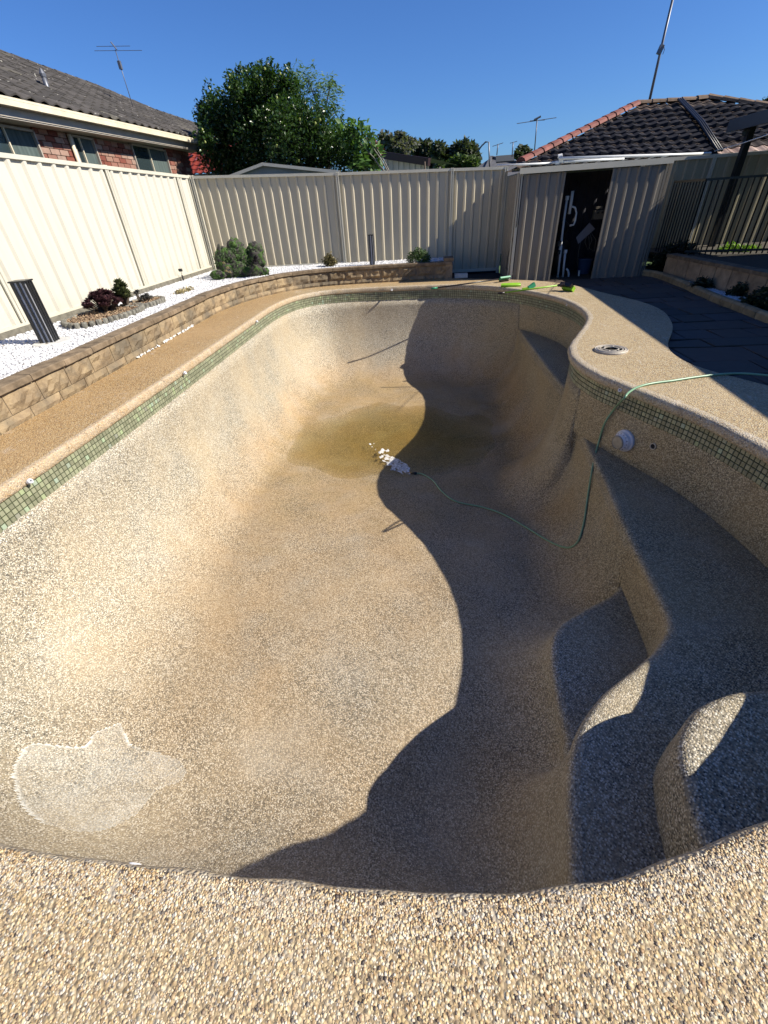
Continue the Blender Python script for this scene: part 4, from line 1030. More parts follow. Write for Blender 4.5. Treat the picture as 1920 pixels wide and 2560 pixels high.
ctr = ctr[(np.hypot((ctr[:, 0]-4.6), (ctr[:, 1]-8.1)/1.8) < .62)][:5000]; n_ = len(ctr)
T = np.concatenate([rot_rand(n_, .5)*rng.uniform(.009, .018, n_)[:, None, None], np.column_stack([ctr, -.02+rng.uniform(0, .012, n_)])[:, :, None]], 2)
meta(scatter('white_gravel', Vv, Ff, T, 'white stone'), 'white gravel in the shaded planter on the right', 'gravel', kind='stuff')
# pool safety fence with black bars
pf = empty('pool_fence', (5.2, 9, .3), 'black tubular pool safety fence with vertical bars standing behind the planter wall', 'fence')
def bars(p0, p1, zb, zt, sp):
    p0 = np.array(p0, float); p1 = np.array(p1, float); Ld = np.linalg.norm(p1-p0); n = int(Ld/sp)
    for i in range(n+1):
        q = p0+(p1-p0)*i/n; MB().bar((*q, zb), (*q, zt), .018, .018).done('bar', 'metal black', pf)
    MB().bar((*p0, zt), (*p1, zt), .03, .035).done('rail', 'metal black', pf); MB().bar((*p0, zb+.06), (*p1, zb+.06), .03, .035).done('rail', 'metal black', pf)
bars((5.0, 9.9), (6.4, 9.55), .28, 1.43, .085)
bars((5.0, 9.9), (4.92, 10.9), .1, 1.43, .085)

# ================================================================== LEAFY THINGS
LEAFV = np.array([(0, 0, 0), (.5, .28, .06), (1, 0, -.05), (.5, -.28, .06), ]); LEAFF = np.array([(0, 1, 2), (0, 2, 3)])
def leaf_cloud(name, centers, radii, n, size, mat, parent, shell_=.55, flat=1.0, tilt=1.2, elong=1.0, zmin=None):
    centers = np.asarray(centers, float); radii = np.asarray(radii, float)
    w_ = radii**2; w_ /= w_.sum(); idx = rng.choice(len(centers), n, p=w_)
    d = rng.normal(size=(n, 3)); d /= np.linalg.norm(d, axis=1)[:, None]; r = rng.uniform(0, 1, n)**(1-shell_)
    P_ = centers[idx]+d*(radii[idx]*r)[:, None]*np.array([1, 1, flat])
    if zmin is not None: P_ = P_[P_[:, 2] > zmin]; n = len(P_)
    sz = size*rng.uniform(.6, 1.3, n); Rr = rot_rand(n, tilt)*sz[:, None, None]
    Rr = Rr*np.array([elong, 1, 1])[None, None, :]
    off = np.array(parent.location) if parent is not None else 0
    T = np.concatenate([Rr, (P_-off)[:, :, None]], 2)
    return scatter(name, LEAFV, LEAFF, T, mat, parent)
def trunk(parent, a, b, r0, r1, mat='bark', limbs=()):
    m_ = MB().tube([a, ((a[0]+b[0])/2+.05, (a[1]+b[1])/2, (a[2]+b[2])/2), b], [r0, (r0+r1)/2, r1], 9)
    for (p, q, r) in limbs: m_.tube([p, ((p[0]+q[0])/2, (p[1]+q[1])/2, (p[2]+q[2])/2+.08), q], [r, r*.7, r*.3], 6)
    return m_.done('trunk', mat, parent, True)
def blobs(lst, y, yj=.6, k=1.0):
    C = []; Rd = []
    for px, py, pr in lst:
        yy = y+rng.uniform(-yj, yj); p = PY(px, py, yy); C.append(p); Rd.append(pr*yy/FPX*.86*k)
    return np.array(C), np.array(Rd)
ct = empty('lemon_tree', (-3.0, 14.6, 0), 'big dense dark green lemon tree behind the back fence', 'tree')
bl = [(620, 250, 45), (560, 260, 40), (700, 230, 50), (655, 200, 38), (728, 268, 42), (600, 205, 30), (560, 330, 55), (640, 330, 60), (720, 330, 60), (790, 320, 48),
      (540, 390, 42), (620, 400, 55), (700, 400, 60), (780, 390, 55), (840, 380, 48), (848, 345, 28), (890, 400, 36), (535, 230, 22), (715, 175, 24), (630, 165, 20), (670, 160, 16), (520, 300, 26), (930, 410, 25), (768, 300, 24), (665, 290, 60), (512, 345, 20), (585, 425, 40), (585, 178, 14), (508, 262, 12)]
bl = [(x, y+(28 if y < 262 else 12 if y < 310 else 0), r) for x, y, r in bl]
C, Rd = blobs(bl, 14.4, .7)
leaf_cloud('crown', C, Rd*1.02, 56000, .085, 'leaf citrus', ct, .5)
C2 = C[rng.choice(len(C), 500)]; 
tw_c = []; tw_r = []
for k in range(150):
    i = rng.integers(len(C)); d = rng.normal(size=3); d[1] *= .3; d /= np.linalg.norm(d); f = rng.uniform(1.0, 1.28); tw_c.append(C[i]+d*Rd[i]*f); tw_r.append(rng.uniform(.06, .14))
leaf_cloud('crown', tw_c, tw_r, 4200, .085, 'leaf citrus', ct, .3)
trunk(ct, (-3.0, 14.5, -.1), (-3.0, 14.5, 2.6), .16, .1, 'bark', [((-3, 14.5, 1.6), tuple(C[i]), .05) for i in (6, 8, 12, 14, 1, 3, 13)])
items = []
iv, if_ = ico(1, 0, 1)
for k in range(50):
    i = rng.integers(len(C)); d = rng.normal(size=3); d[1] = -abs(d[1])-.6; d /= np.linalg.norm(d); p = C[i]+d*Rd[i]*1.0
    items.append((iv*np.array([.028, .028, .036])+p, [tuple(f) for f in if_], 'lemon', .05))
simple('lemon', (.24, .28, .06), .5, 0, .25, 9, 0)
pieces('lemon', items, ct)
ft = empty('feathery_tree', (-1.6, 17, 0), 'taller wispy pale green tree showing behind the right side of the lemon tree', 'tree')
C, Rd = blobs([(770, 195, 30), (800, 215, 26), (745, 190, 22), (825, 215, 22), (835, 245, 24), (815, 270, 26), (845, 275, 16), (790, 240, 28), (830, 205, 14), (750, 215, 26), (850, 225, 12)], 17, .6)
leaf_cloud('crown', C, Rd, 1500, .07, 'leaf feather', ft, .2, tilt=.5, elong=2.0)
trunk(ft, (-3.1, 17, -.1), (-3.0, 17, 3.8), .13, .05, 'bark', [((-3.0, 17, 3.3), tuple(C[i]), .03) for i in (0, 3, 5, 6)])
fg = empty('fig_tree', (-.3, 13.4, 0), 'small tree with large pale green lobed leaves at the right end of the lemon tree', 'tree')
C, Rd = blobs([(905, 330, 22), (880, 345, 26), (925, 345, 16), (865, 320, 16), (915, 380, 22), (945, 375, 14), (900, 400, 26), (890, 315, 14), (935, 400, 18)], 13.4, .3)
leaf_cloud('crown', C, Rd, 620, .17, 'leaf fig', fg, .5, tilt=.9)
trunk(fg, (-.5, 13.4, -.1), (-.6, 13.4, 1.9), .06, .03, 'bark pale', [((-.6, 13.4, 1.6), tuple(C[i]), .02) for i in range(5)])
cl = empty('rust_shrub', (.2, 14, 0), 'reddish brown tuft of foliage beside the fig leaves above the fence', 'shrub')
C, Rd = blobs([(942, 372, 13), (948, 382, 9), (937, 360, 8)], 14, .1)
leafmat('leaf rust', (.12, .03, .02), (.26, .09, .07), .7, .1)
leaf_cloud('crown', C, Rd, 260, .09, 'leaf rust', cl, .4); trunk(cl, (.05, 14, -.1), (.05, 14, 2.2), .04, .02)
# far gum trees
def gum(lst, y, mat, label, n, size, grp=None, bark='bark pale'):
    C, Rd = blobs(lst, y, y*.015); r = empty('gum_tree', (C[:, 0].mean(), y, 0), label, 'tree', grp)
    leaf_cloud('crown', C, Rd, n, size, mat, r, .5, tilt=.9)
    cx = C[:, 0].mean(); lo = C[:, 2].min()
    cx = C[int(np.argmin(C[:, 2]))][0]; trunk(r, (cx, y, -.1), (cx, y, lo), .2, .12, bark, [((cx, y, max(lo-1, .5)), tuple(c), .12) for c in C[:8]]); return r
gum([(955, 345, 9), (975, 350, 11), (998, 345, 12), (1010, 355, 12), (985, 365, 14), (1025, 362, 10), (960, 370, 14), (1035, 360, 8), (1005, 375, 14)], 40, 'leaf gum pale', 'thin grey twiggy gum tree, leftmost of the far trees over the maroon shed', 3200, .30)
gum([(1045, 372, 13), (1065, 370, 13), (1075, 385, 14), (1050, 390, 16)], 52, 'leaf gum', 'dark bushy gum tree just right of the grey twiggy one', 2600, .42)
gum([(1095, 375, 13), (1105, 385, 15), (1090, 395, 16), (1112, 400, 14), (1085, 410, 14)], 50, 'leaf gum', 'dark narrow gum tree between two rounder far trees', 3000, .42)
gum([(1160, 370, 14), (1145, 380, 16), (1175, 380, 16), (1185, 395, 14), (1135, 398, 16), (1160, 400, 18), (1188, 410, 9), (1130, 412, 12)], 50, 'leaf gum', 'round dark gum tree crown, largest of the distant trees', 4800, .42)
gum([(1145, 405, 12), (1165, 408, 12), (1183, 410, 10), (1125, 415, 10), (1100, 418, 8)], 30, 'leaf bush', 'lighter green bushy tree in front of the round gum tree', 2600, .22)
gum([(1305, 377, 9), (1318, 384, 8), (1296, 388, 8), (1310, 392, 10)], 45, 'leaf gum', 'small dark tree beside the red roof hip behind the antennas', 1300, .35)
gum([(1925, 262, 16), (1935, 285, 14), (1918, 275, 8)], 30, 'leaf gum', 'dark foliage tip at the right edge above the tiled roof', 900, .22)

# ================================================================== ANTENNAS AND POLES
def antenna(base, top, els, y, label, r=.018, grp='television antennas on the roofs', box=None, boom=None):
    a, b = PY(*base, y), PY(*top, y); o = empty('antenna', tuple(a), label, 'antenna', grp)
    MB().tube([tuple(a), tuple(b)], r, 6).done('mast', 'metal grey', o, True)
    for (p, q) in els: MB().tube([tuple(PY(*p, y)), tuple(PY(*q, y))], r*.55, 5).done('element', 'metal grey', o)
    if boom: MB().tube([tuple(PY(*boom[0], y)), tuple(PY(*boom[1], y))], r*1.6, 6).done('boom', 'metal grey', o)
    if box: MB().box(tuple(PY(*box, y)), (.07, .07, .16)).done('box', 'metal grey', o)
    return o
antenna((336, 278), (288, 124), [((241, 116), (325, 115)), ((236, 127), (355, 126))], 15.5, 'thin antenna on a tall leaning mast over the grey roof at upper left', .010, None, (300, 163), ((277, 105), (292, 124)))
antenna((1336, 380), (1343, 296), [((1292, 309), (1391, 294)), ((1325, 302), (1362, 300))], 22, 'wide antenna on a mast left of the red roof hip, largest of the middle ones', .02, None, None, ((1335, 300), (1352, 291)))
antenna((1242, 388), (1245, 360), [((1231, 366), (1258, 357))], 34, 'small antenna on the peak of the distant grey roof', .03)
antenna((1280, 392), (1283, 355), [((1275, 358), (1293, 353))], 34, 'small antenna on the right of the distant grey roof, a bit taller', .03)
a, b = PY(1623, 254, 16.2), PY(1686, -20, 16.2)
am = empty('antenna_mast', tuple(a), 'tall leaning antenna mast rising from the ridge of the dark tiled roof', 'mast')
MB().tube([tuple(a), tuple(PY(1652, 125, 16.2)), tuple(b)], [.035, .032, .03], 8).done('mast', 'metal grey', am, True)
MB().box(tuple(PY(1651, 124, 16.15)), (.1, .08, .17), ry=.3).done('box', 'metal grey', am)
MB().tube([tuple(PY(1659, 112, 16.1)), tuple(PY(1661, 125, 16.1)), tuple(PY(1657, 136, 16.1))], .008, 5).done('cable', 'metal grey', am)
lp = empty('bent_pole', tuple(PY(1224, 420, 14.2)), 'slim grey pole with its top bent to the left above the back fence', 'pole')
MB().tube([tuple(PY(*q, 14.2)) for q in ((1224, 425), (1222, 355), (1214, 355), (1204, 365), (1192, 381))], .018, 7).done('pole', 'metal grey', lp, True)

# ================================================================== BED OBJECTS
def bollard(base, w_, h, label, n, rz):
    o = empty('bollard_light', tuple(base), label, 'bollard light', None)
    def m3(): return MB()
    bx_, by_, bz = base; c, s__ = math.cos(rz), math.sin(rz)
    def P_(x, y): return (bx_+c*x-s__*y, by_+s__*x+c*y)
    core = MB(); core.box((bx_, by_, bz+h/2), (w_*.86, w_*.86, h), rz); core.done('core', 'core metal', o)
    for i in range(n):
        for side in range(4):
            f = (-.5+(i+.5)/n)*w_*.98; x, y = [(f, -w_/2), (w_/2, f), (f, w_/2), (-w_/2, f)][side]
            X_, Y_ = P_(x, y); MB().box((X_, Y_, bz+h/2), (w_/n*.44 if side % 2 == 0 else .012, .012 if side % 2 == 0 else w_/n*.44, h), rz).done('fin', 'metal black', o)
    MB().box((bx_, by_, bz+h+.006), (w_*1.12, w_*1.12, .014), rz).done('cap', 'metal black', o); return o
bollard((-4.33, 4.85, .30), .155, .63, 'nearer and larger black slatted bollard light standing in the white gravel at left', 3, .25)
MB_ = MB().lathe((-4.30, 4.86, .30), (0, 0, 1), [(.2, -.04), (.215, .006), (.19, .014), (.0, .015)], 24)
meta(MB_.done('footing', 'concrete pale'), 'round pale concrete footing under the nearer bollard light', 'footing')
p = G(931, 659, .33)
bollard((p[0], p[1], .28), .105, .58, 'far slim black bollard light in front of the back fence', 2, 0)
def spike(px, py, h, label, z=.30, px2=None):
    p = G(px, py, z); o = empty('garden_spike', tuple(p), label, 'garden light', 'small spike lights in the gravel')
    MB().tube([tuple(p), (p[0], p[1], p[2]+h*.55)], .014, 8).done('stem', 'plastic black', o)
    MB().tube([(p[0], p[1], p[2]+h*.5), (p[0], p[1], p[2]+h*.95)], .003, 5).done('rod', 'plastic black', o)
    MB().box((p[0], p[1], p[2]+h), (.07, .04, .05)).done('head', 'plastic black', o); return o
spike(459, 702, .2, 'small black spike light by the left fence near the corner')
spike(850, 656, .2, 'small black spike light beside the round olive succulent near the back fence')
spike(308, 730, .22, 'small black spike light behind the purple succulent')
# log edging ring + mulch
for ringp, lab, nm in ((RINGA, 'larger loop of short grey log edging holding mulch and the purple succulent', 1), (RINGB, 'smaller loop of short grey log edging right behind the larger loop', 2)):
    o = empty('log_edging', (*ringp.mean(0), .3), lab, 'edging'); items = []
    Lr = len(ringp); st = 3; nn_ = -normals2(ringp)
    for i in range(0, Lr, st):
        q = ringp[i]; q2 = ringp[(i+st) % Lr]; c = (q+q2)/2; t_ = (q2-q); an = math.atan2(t_[1], t_[0])
        m_ = MB().lathe((*c, .27), (0, 0, 1), [(.038, 0), (.038, .085+rng.uniform(-.008, .008)), (.031, .098)], 8); items.append((m_.v, m_.f, 'log grey', .1))
    pieces('log', items, o)
    fill('mulch_bed', [[tuple(p) for p in ringp]], .335, 'mulch', None, 'structure')
ctr = np.stack([rng.uniform(-4.95, -4.0, 6000), rng.uniform(5.4, 7.7, 6000)], 1); ctr = ctr[inpoly(ctr, RINGA) | inpoly(ctr, RINGB)][:1800]; n_ = len(ctr)
bv = np.array([(-1, -.4, -.15), (1, -.4, -.15), (1, .4, -.15), (-1, .4, -.15), (-1, -.4, .15), (1, -.4, .15), (1, .4, .15), (-1, .4, .15)]); bf_ = np.array([(0, 3, 2, 1), (4, 5, 6, 7), (0, 1, 5, 4), (1, 2, 6, 5), (2, 3, 7, 6), (3, 0, 4, 7)])
T = np.concatenate([rot_rand(n_, .6)*rng.uniform(.009, .022, n_)[:, None, None], np.column_stack([ctr, .343+rng.uniform(0, .015, n_)])[:, :, None]], 2)
leafmat('chip', (.10, .05, .03), (.50, .36, .22), .8, 0)
meta(scatter('bark_chips', bv, bf_, T, 'chip'), 'brown and straw coloured bark chips inside the log edging', 'mulch', kind='stuff')
def rosette(M_, c, r, n=14, up=.6, w_=.3):
    for k in range(n):
        a = 2*math.pi*k/n*1.618*1.0+k*.3; e = up*(k/n)+.15; d = Vector((math.cos(a)*math.cos(e), math.sin(a)*math.cos(e), math.sin(e))); s_ = Vector((-math.sin(a), math.cos(a), 0))*r*w_
        c_ = Vector(c); M_.add([c_, c_+d*r*.55+s_, c_+d*r, c_+d*r*.55-s_, c_+d*r*.5+Vector((0, 0, -.1*r))], [(0, 1, 2), (0, 2, 3), (1, 4, 2), (2, 4, 3)])
def succulent(base, hw, h, n, r, mat, label, name='succulent', stem='bark', seed=1, group=None, lean=0):
    rr = random.Random(seed); o = empty(name, tuple(base), label, 'succulent', group); st = MB(); hd = MB()
    for k in range(n):
        a = rr.uniform(0, 2*math.pi); d = math.sqrt(rr.random())*hw; x, y = base[0]+d*math.cos(a)*.7, base[1]+d*math.sin(a)
        z = base[2]+h*(1-.55*(d/hw)**2)*rr.uniform(.75, 1.05)
        st.tube([tuple(base), ((base[0]+x)/2, (base[1]+y)/2, base[2]+(z-base[2])*.45), (x, y, z)], [.012, .009, .006], 5)
        rosette(hd, (x, y, z), r*rr.uniform(.8, 1.2), 14, .9, .3)
    st.done('stem', stem, o); hd.done('rosette', mat, o); return o
p = G(287, 775, .33)
succulent((-4.60, 6.40, .33), .30, .26, 64, .07, 'leaf purple', 'bushy purple red succulent on bare stems inside the larger log loop', seed=3)
succulent((-4.48, 6.72, .33), .13, .34, 44, .07, 'leaf olive', 'upright dark green succulent beside the purple one', seed=4)
succulent((-4.38, 7.1, .33), .12, .10, 14, .05, 'leaf grey', 'small greyish succulent inside the smaller log loop', seed=5)
o = succulent((-4.42, 6.98, .33), .04, .30, 3, .05, 'leaf grey', 'single thin stem plant poking up from the smaller log loop', seed=6)
p = G(456, 730, .31)
st = empty('dry_grass_tuft', tuple(p), 'low tuft of dry straw coloured plant in the white gravel', 'plant')
leaf_cloud('foliage', [p+[0, 0, .0], p+[.02, .18, 0], p+[0, -.15, 0]], [.12, .10, .09], 420, .05, 'leaf straw', st, .4, .5, zmin=.3)
p = G(825, 662, .33); o = empty('round_succulent', tuple(p), 'small round olive brown succulent at the wall edge near the back fence', 'succulent')
leafmat('leaf brown', (.07, .06, .02), (.20, .16, .06), .6, .1)
leaf_cloud('foliage', [p+[-.06, 0, .07], p+[.07, .02, .08], p+[0, 0, .14], p+[.02, -.05, .05]], [.11, .10, .09, .12], 900, .055, 'leaf brown', o, .6)
p = G(1046, 655, .33); o = empty('round_shrub', tuple(p), 'small clipped dark green shrub behind the right end of the block wall', 'shrub')
leaf_cloud('foliage', [p+[-.1, 0, .08], p+[.1, 0, .08], p+[0, 0, .15], p+[-.17, .02, .05], p+[.18, 0, .04]], [.15, .15, .13, .1, .1], 2600, .035, 'leaf moss', o, .6)
# large lobed clump in the corner
cl = empty('mossy_succulent', tuple(G(575, 690, .31)), 'large clump of mossy green grey cactus pads near the left fence corner', 'cactus')
def lobe(px, py, y, rxp, rzp, mat, seed, lean=0, name='pad', dep=.6):
    c = PY(px, py, y); sx, sz = rxp*y/FPX, rzp*y/FPX; bm = bmesh.new(); bmesh.ops.create_icosphere(bm, subdivisions=4, radius=1)
    for v in bm.verts:
        q = v.co.copy(); nz_ = mnoise.noise(q*2.2+Vector((seed, 0, 0)))*.28+mnoise.noise(q*7+Vector((0, seed, 0)))*.12+mnoise.noise(q*19+Vector((0, 0, seed)))*.06
        q *= 1+nz_; v.co = (q.x*sx+lean*q.z*sz, q.y*sx*dep, q.z*sz)
    V_ = [np.array(v.co)+c for v in bm.verts]; F_ = [[w2.index for w2 in f.verts] for f in bm.faces]; bm.free()
    return sub(name, V_, F_, mat, cl, True), c, sx, sz
k = NM('cactus'); p_ = k.pos(); f_ = k.noise(p_, 9, 5, .65, .8)
c_k = k.ramp(f_, [(.38, (.045, .04, .04)), (.48, (.10, .09, .08)), (.53, (.05, .10, .025)), (.7, (.10, .18, .04))]); k.bump(k.noise(p_, 60, 5, .7), 1.0, .02); k.base(c_k, .85, 0, .2)
for i, (px, py, y, a_, b_, ln) in enumerate([(556, 655, 10.0, 15, 30, .1), (590, 632, 10.3, 20, 26, 0), (606, 655, 10.25, 22, 24, .1), (638, 630, 10.3, 18, 18, 0), (642, 652, 10.2, 18, 20, 0), (576, 645, 10.0, 11, 22, -.5), (596, 675, 9.9, 20, 16, 0),
                                        (545, 688, 9.7, 18, 10, 0), (660, 680, 10.0, 11, 9, 0), (615, 682, 9.9, 15, 13, 0), (570, 678, 9.85, 16, 15, 0), (640, 678, 9.95, 16, 14, 0)]):
    lobe(px, py, y, a_, b_, 'cactus', i*3.7, ln)
hd = MB()
for (px, py, y, r, n) in [(640, 662, 9.75, .15, 26), (640, 650, 9.8, .11, 20), (632, 672, 9.7, .1, 18)]: rosette(hd, tuple(PY(px, py, y)), r, n, 1.4, .2)
hd.done('rosette', 'leaf black', cl)
hd = MB()
for (px, py, y) in [(570, 672, 9.6), (566, 680, 9.55), (575, 683, 9.5), (560, 660, 9.75)]: rosette(hd, tuple(PY(px, py, y)), .05, 16, 1.3, .25)
hd.done('rosette', 'leaf straw', cl)
lc = [np.array(PY(px, py, y)) for px, py, y in ((556, 650, 10), (590, 628, 10.3), (608, 650, 10.2), (638, 628, 10.3), (545, 688, 9.7), (576, 640, 10), (600, 676, 9.85), (660, 680, 10))]
leaf_cloud('moss', lc, [.2, .2, .2, .17, .13, .16, .17, .1], 2600, .032, 'leaf moss', cl, .85, tilt=1.4)
# small stones by plinth
for px, py, lab in ((10, 838, 'dark rock at the left edge beside the fence foot'), (188, 784, 'small dark stone by the fence foot behind the log edging')):
    p = G(px, py, .31); sz_ = .13 if px < 50 else .035; iv, if_ = ico(2, .12, 5)
    meta(mesh_obj('rock', iv*np.array([sz_*.8, sz_*1.1, sz_*.8])+p, [tuple(f) for f in if_], 'rock'), lab, 'rock')

# ================================================================== POOL SIDE THINGS
def ring_anchor(pos, n, label):
    o = empty('cover_anchor', tuple(pos), label, 'anchor', 'pool cover anchors in the coping'); n = Vector(n).normalized()
    MB().lathe(pos, n, [(.018, -.02), (.019, .003), (.016, .007), (.009, .007), (.008, .003)], 16).done('ring', 'white plastic', o)
    MB().lathe(Vector(pos)+n*.002, n, [(.008, -.004), (.007, .004), (.001, .004)], 10).done('eye', 'metal grey', o); return o
for (px, py), lab in (((81, 1208), 'white cover anchor on the left coping, nearest the camera'), ((465, 933), 'white cover anchor midway along the left coping'), ((642, 804), 'white cover anchor at the far end of the left coping'),
                      ((978, 731), 'white cover anchor on the far coping below the block wall'), ((1417, 765), 'white cover anchor at the far right bend of the coping'), ((1550, 975), 'white cover anchor on the right coping near the green hose')):
    d = ray(px, py); best = min(range(NO), key=lambda i: abs(np.hypot(*(proj((*(OUT[i]+OUTN[i]*.045), -.055))[:2]-np.array([px, py])))))
    q = OUT[best]+OUTN[best]*.05; ring_anchor((q[0], q[1], -.055), (*OUTN[best], .5), lab)
i = nearest(OUT, (-.80, .26)); q = OUT[i]+OUTN[i]*.045; ring_anchor((q[0], q[1], -.045), (*OUTN[i], .15), 'white cover anchor on the near pool edge at lower left')
# skimmer lid
ld = empty('skimmer_lid', (2.0, 4.82, .0), 'round off white skimmer lid with ring pattern set in the right deck', 'lid')
MB().lathe((2.0, 4.82, 0), (0, 0, 1), [(.165, .0), (.165, .016), (.158, .022), (.150, .018), (.0, .018)], 36).done('cover', 'lid plastic', ld)
for r in (.135, .112, .07): MB().lathe((2.0, 4.82, .018), (0, 0, 1), [(r+.007, 0), (r+.005, .007), (r-.005, .007), (r-.007, 0)], 36).done('rib', 'lid plastic', ld)
for a in range(6): MB().box((2.0+math.cos(a*math.pi/3)*.09, 4.82+math.sin(a*math.pi/3)*.09, .022), (.045, .01, .008), a*math.pi/3).done('spoke', 'lid plastic', ld)
for a in (0, 1): MB().box((2.0+.0, 4.82+(.028 if a else -.028), .021), (.03, .008, .006), .2).done('finger_slot', 'rock', ld)
# pool light and return fitting on the right wall
Q = hit(1562, 1100); i = nearest(OUT, Q[:2]); n = Vector((*OUTN[i], 0)); c = Vector((*OUT[i], Q[2]))
pl = empty('pool_light', tuple(c), 'round white pool light projecting from the right pool wall under the tiles', 'pool light')
MB().lathe(c, n, [(.10, -.01), (.103, .012), (.098, .022), (.085, .026), (.084, .045), (.078, .052), (.070, .055), (.066, .085)], 36).done('housing', 'white plastic', pl, True)
MB().lathe(c, n, [(.066, .083), (.064, .09), (.056, .096), (.054, .092), (.0, .093)], 36).done('lens', 'lens', pl)
for k in range(14):
    a = 2*math.pi*k/14; u = Vector((-n.y, n.x, 0)); v = Vector((0, 0, 1)); MB().lathe(c+n*.053+(u*math.cos(a)+v*math.sin(a))*.0735, n, [(.0045, -.002), (.004, .003), (.001, .003)], 6).done('screw', 'rock', pl)
Q = hit(1635, 1116); i = nearest(OUT, Q[:2]); n = Vector((*OUTN[i], 0)); c = Vector((*OUT[i], Q[2]))
rt = empty('return_fitting', tuple(c), 'small round water return hole in the right pool wall beside the light', 'fitting')
MB().lathe(c, n, [(.03, -.002), (.031, .004), (.026, .007), (.021, .004), (.021, .001)], 20).done('rim', 'lid plastic', rt)
MB().lathe(c+n*.002, n, [(.021, 0), (.0, .0005)], 16).done('hole', 'dark void', rt)

# brooms
def broom(name, A, B, hmat, label, head, tipm):
    A, B = Vector(A), Vector(B); o = empty(name, tuple(B), label, 'broom'); d = (B-A).normalized()
    MB().tube([A+d*.12, B], .0125, 10).done('handle', hmat, o, True)
    MB().tube([A, A+d*.125], .015, 10).done('grip', tipm, o, True); head(o, B, d); return o
def head1(o, B, d):
    M_ = Matrix.Rotation(.5, 3, 'Z') @ Matrix.Rotation(-.7, 3, 'X')
    MB().box(B+Vector((.05, 0, .01)), (.24, .07, .03), M=M_).done('brush_back', 'teal plastic', o)
    MB().box(B+Vector((.05, .045, -.02)), (.22, .06, .06), M=M_).done('bristles', 'broom black', o)
    MB().lathe(B, d, [(.014, -.06), (.022, -.05), (.024, .02), (.01, .03)], 12).done('socket', 'teal plastic', o)
def head2(o, B, d):
    M_ = Matrix.Rotation(-1.0, 3, 'Z') @ Matrix.Rotation(.9, 3, 'X')
    MB().box(B+Vector((.07, .0, -.01)), (.24, .06, .07), M=M_).done('brush_back', 'broom black', o)
    MB().box(B+Vector((.11, -.03, -.055)), (.22, .07, .07), M=M_).done('bristles', 'lime plastic', o)
    MB().lathe(B, d, [(.014, -.08), (.022, -.06), (.028, .03), (.01, .04)], 12).done('socket', 'broom black', o)
s_ = .2652
A = G(1040+143*s_, 640+308*s_, .015); B = G(1040+812*s_, 640+214*s_, .06)
broom('pool_broom', A, B, 'broom black', 'black handled broom with a green head lying across the far coping', head1, 'teal plastic')
A = G(1040+768*s_, 640+354*s_, .0); B = G(1040+1378*s_, 640+272*s_, .10)
broom('pool_broom', A, B, 'lime plastic', 'lime green handled broom with black and lime head on the far right coping', head2, 'broom black')
p = G(1040+880*s_, 640+282*s_, .01)
dp = empty('scrub_brush', tuple(p), 'bright lime hand brush lying between the two brooms', 'brush')
vv = []; 
for i in range(9):
    a = -1.1+2.2*i/8; x = .2*math.sin(a); y = -.06*math.cos(a); vv += [(p[0]+x+.02, p[1]+y, .0), (p[0]+x+.02, p[1]+y, .05+.02*math.cos(a)), (p[0]+x*1.05+.02, p[1]+y-.02, .0)]
ff = []
for i in range(8): a = 3*i; ff += [(a, a+3, a+4, a+1), (a+2, a+1, a+4, a+5), (a, a+2, a+5, a+3)]
sub('brush', vv, ff, 'lime plastic', dp, True)
MB().box((p[0]-.09, p[1]+.01, .03), (.1, .06, .05), rz=.4).done('grip', 'lime plastic', dp)
p = G(1040+1065*s_, 640+305*s_, .02)
sc = empty('scraper', tuple(p), 'small dark green scraper head standing behind the lime broom handle', 'brush')
MB().box((p[0]+.05, p[1]+.04, .045), (.13, .05, .07), rz=.35, ry=-.5).done('blade', 'teal plastic', sc)
MB().bar((p[0]-.12, p[1], .02), (p[0]+.02, p[1]+.02, .03), .03, .02).done('arm', 'lime plastic', sc)

# hose
K = 1920/1659
floor_px = [(893, 1022), (912, 1024), (935, 1038), (955, 1062), (985, 1083), (1040, 1095), (1085, 1110), (1130, 1135), (1175, 1163), (1205, 1178), (1228, 1183), (1243, 1176)]
fp = [hit(x*K, y*K, .012) for x, y in floor_px]
deck_px = [(1348, 860), (1358, 848), (1378, 836), (1410, 828), (1455, 822), (1500, 815), (1560, 808), (1610, 807), (1675, 812), (1760, 815), (1900, 830)]
dk = [G(x*K, y*K, .012) for x, y in deck_px]
dk[0] = dk[0]+np.array([0, 0, .0])
air_px = [(1253, 1160), (1262, 1125), (1270, 1070), (1280, 1010), (1292, 960), (1306, 915), (1328, 882)]
d0 = np.linalg.norm(fp[-1]-EYE); d1_ = np.linalg.norm(dk[0]-EYE); air = []
for i, (x, y) in enumerate(air_px):
    h_ = hit(x*K, y*K, .014); air.append(h_-(h_-EYE)/np.linalg.norm(h_-EYE)*(.02+.042*(i/6)**1.5))
hp_ = catmull(fp+air+dk, .03)
hs_ = empty('garden_hose', tuple(hp_[0]), 'thin green garden hose running over the right coping down into the pool puddle', 'hose')
MB().tube([tuple(q) for q in hp_], .0095, 8).done('tube', 'hose green', hs_, True)
dn = Vector(hp_[0]-hp_[3]).normalized()
MB().lathe(hp_[0], dn, [(.012, -.05), (.019, -.045), (.019, .0), (.013, .005), (.013, .03)], 12).done('connector', 'plastic black', hs_, True)
MB().lathe(Vector(hp_[0])+dn*.03, dn, [(.012, 0), (.014, .005), (.014, .02), (.008, .03)], 12).done('nozzle', 'brass', hs_, True)
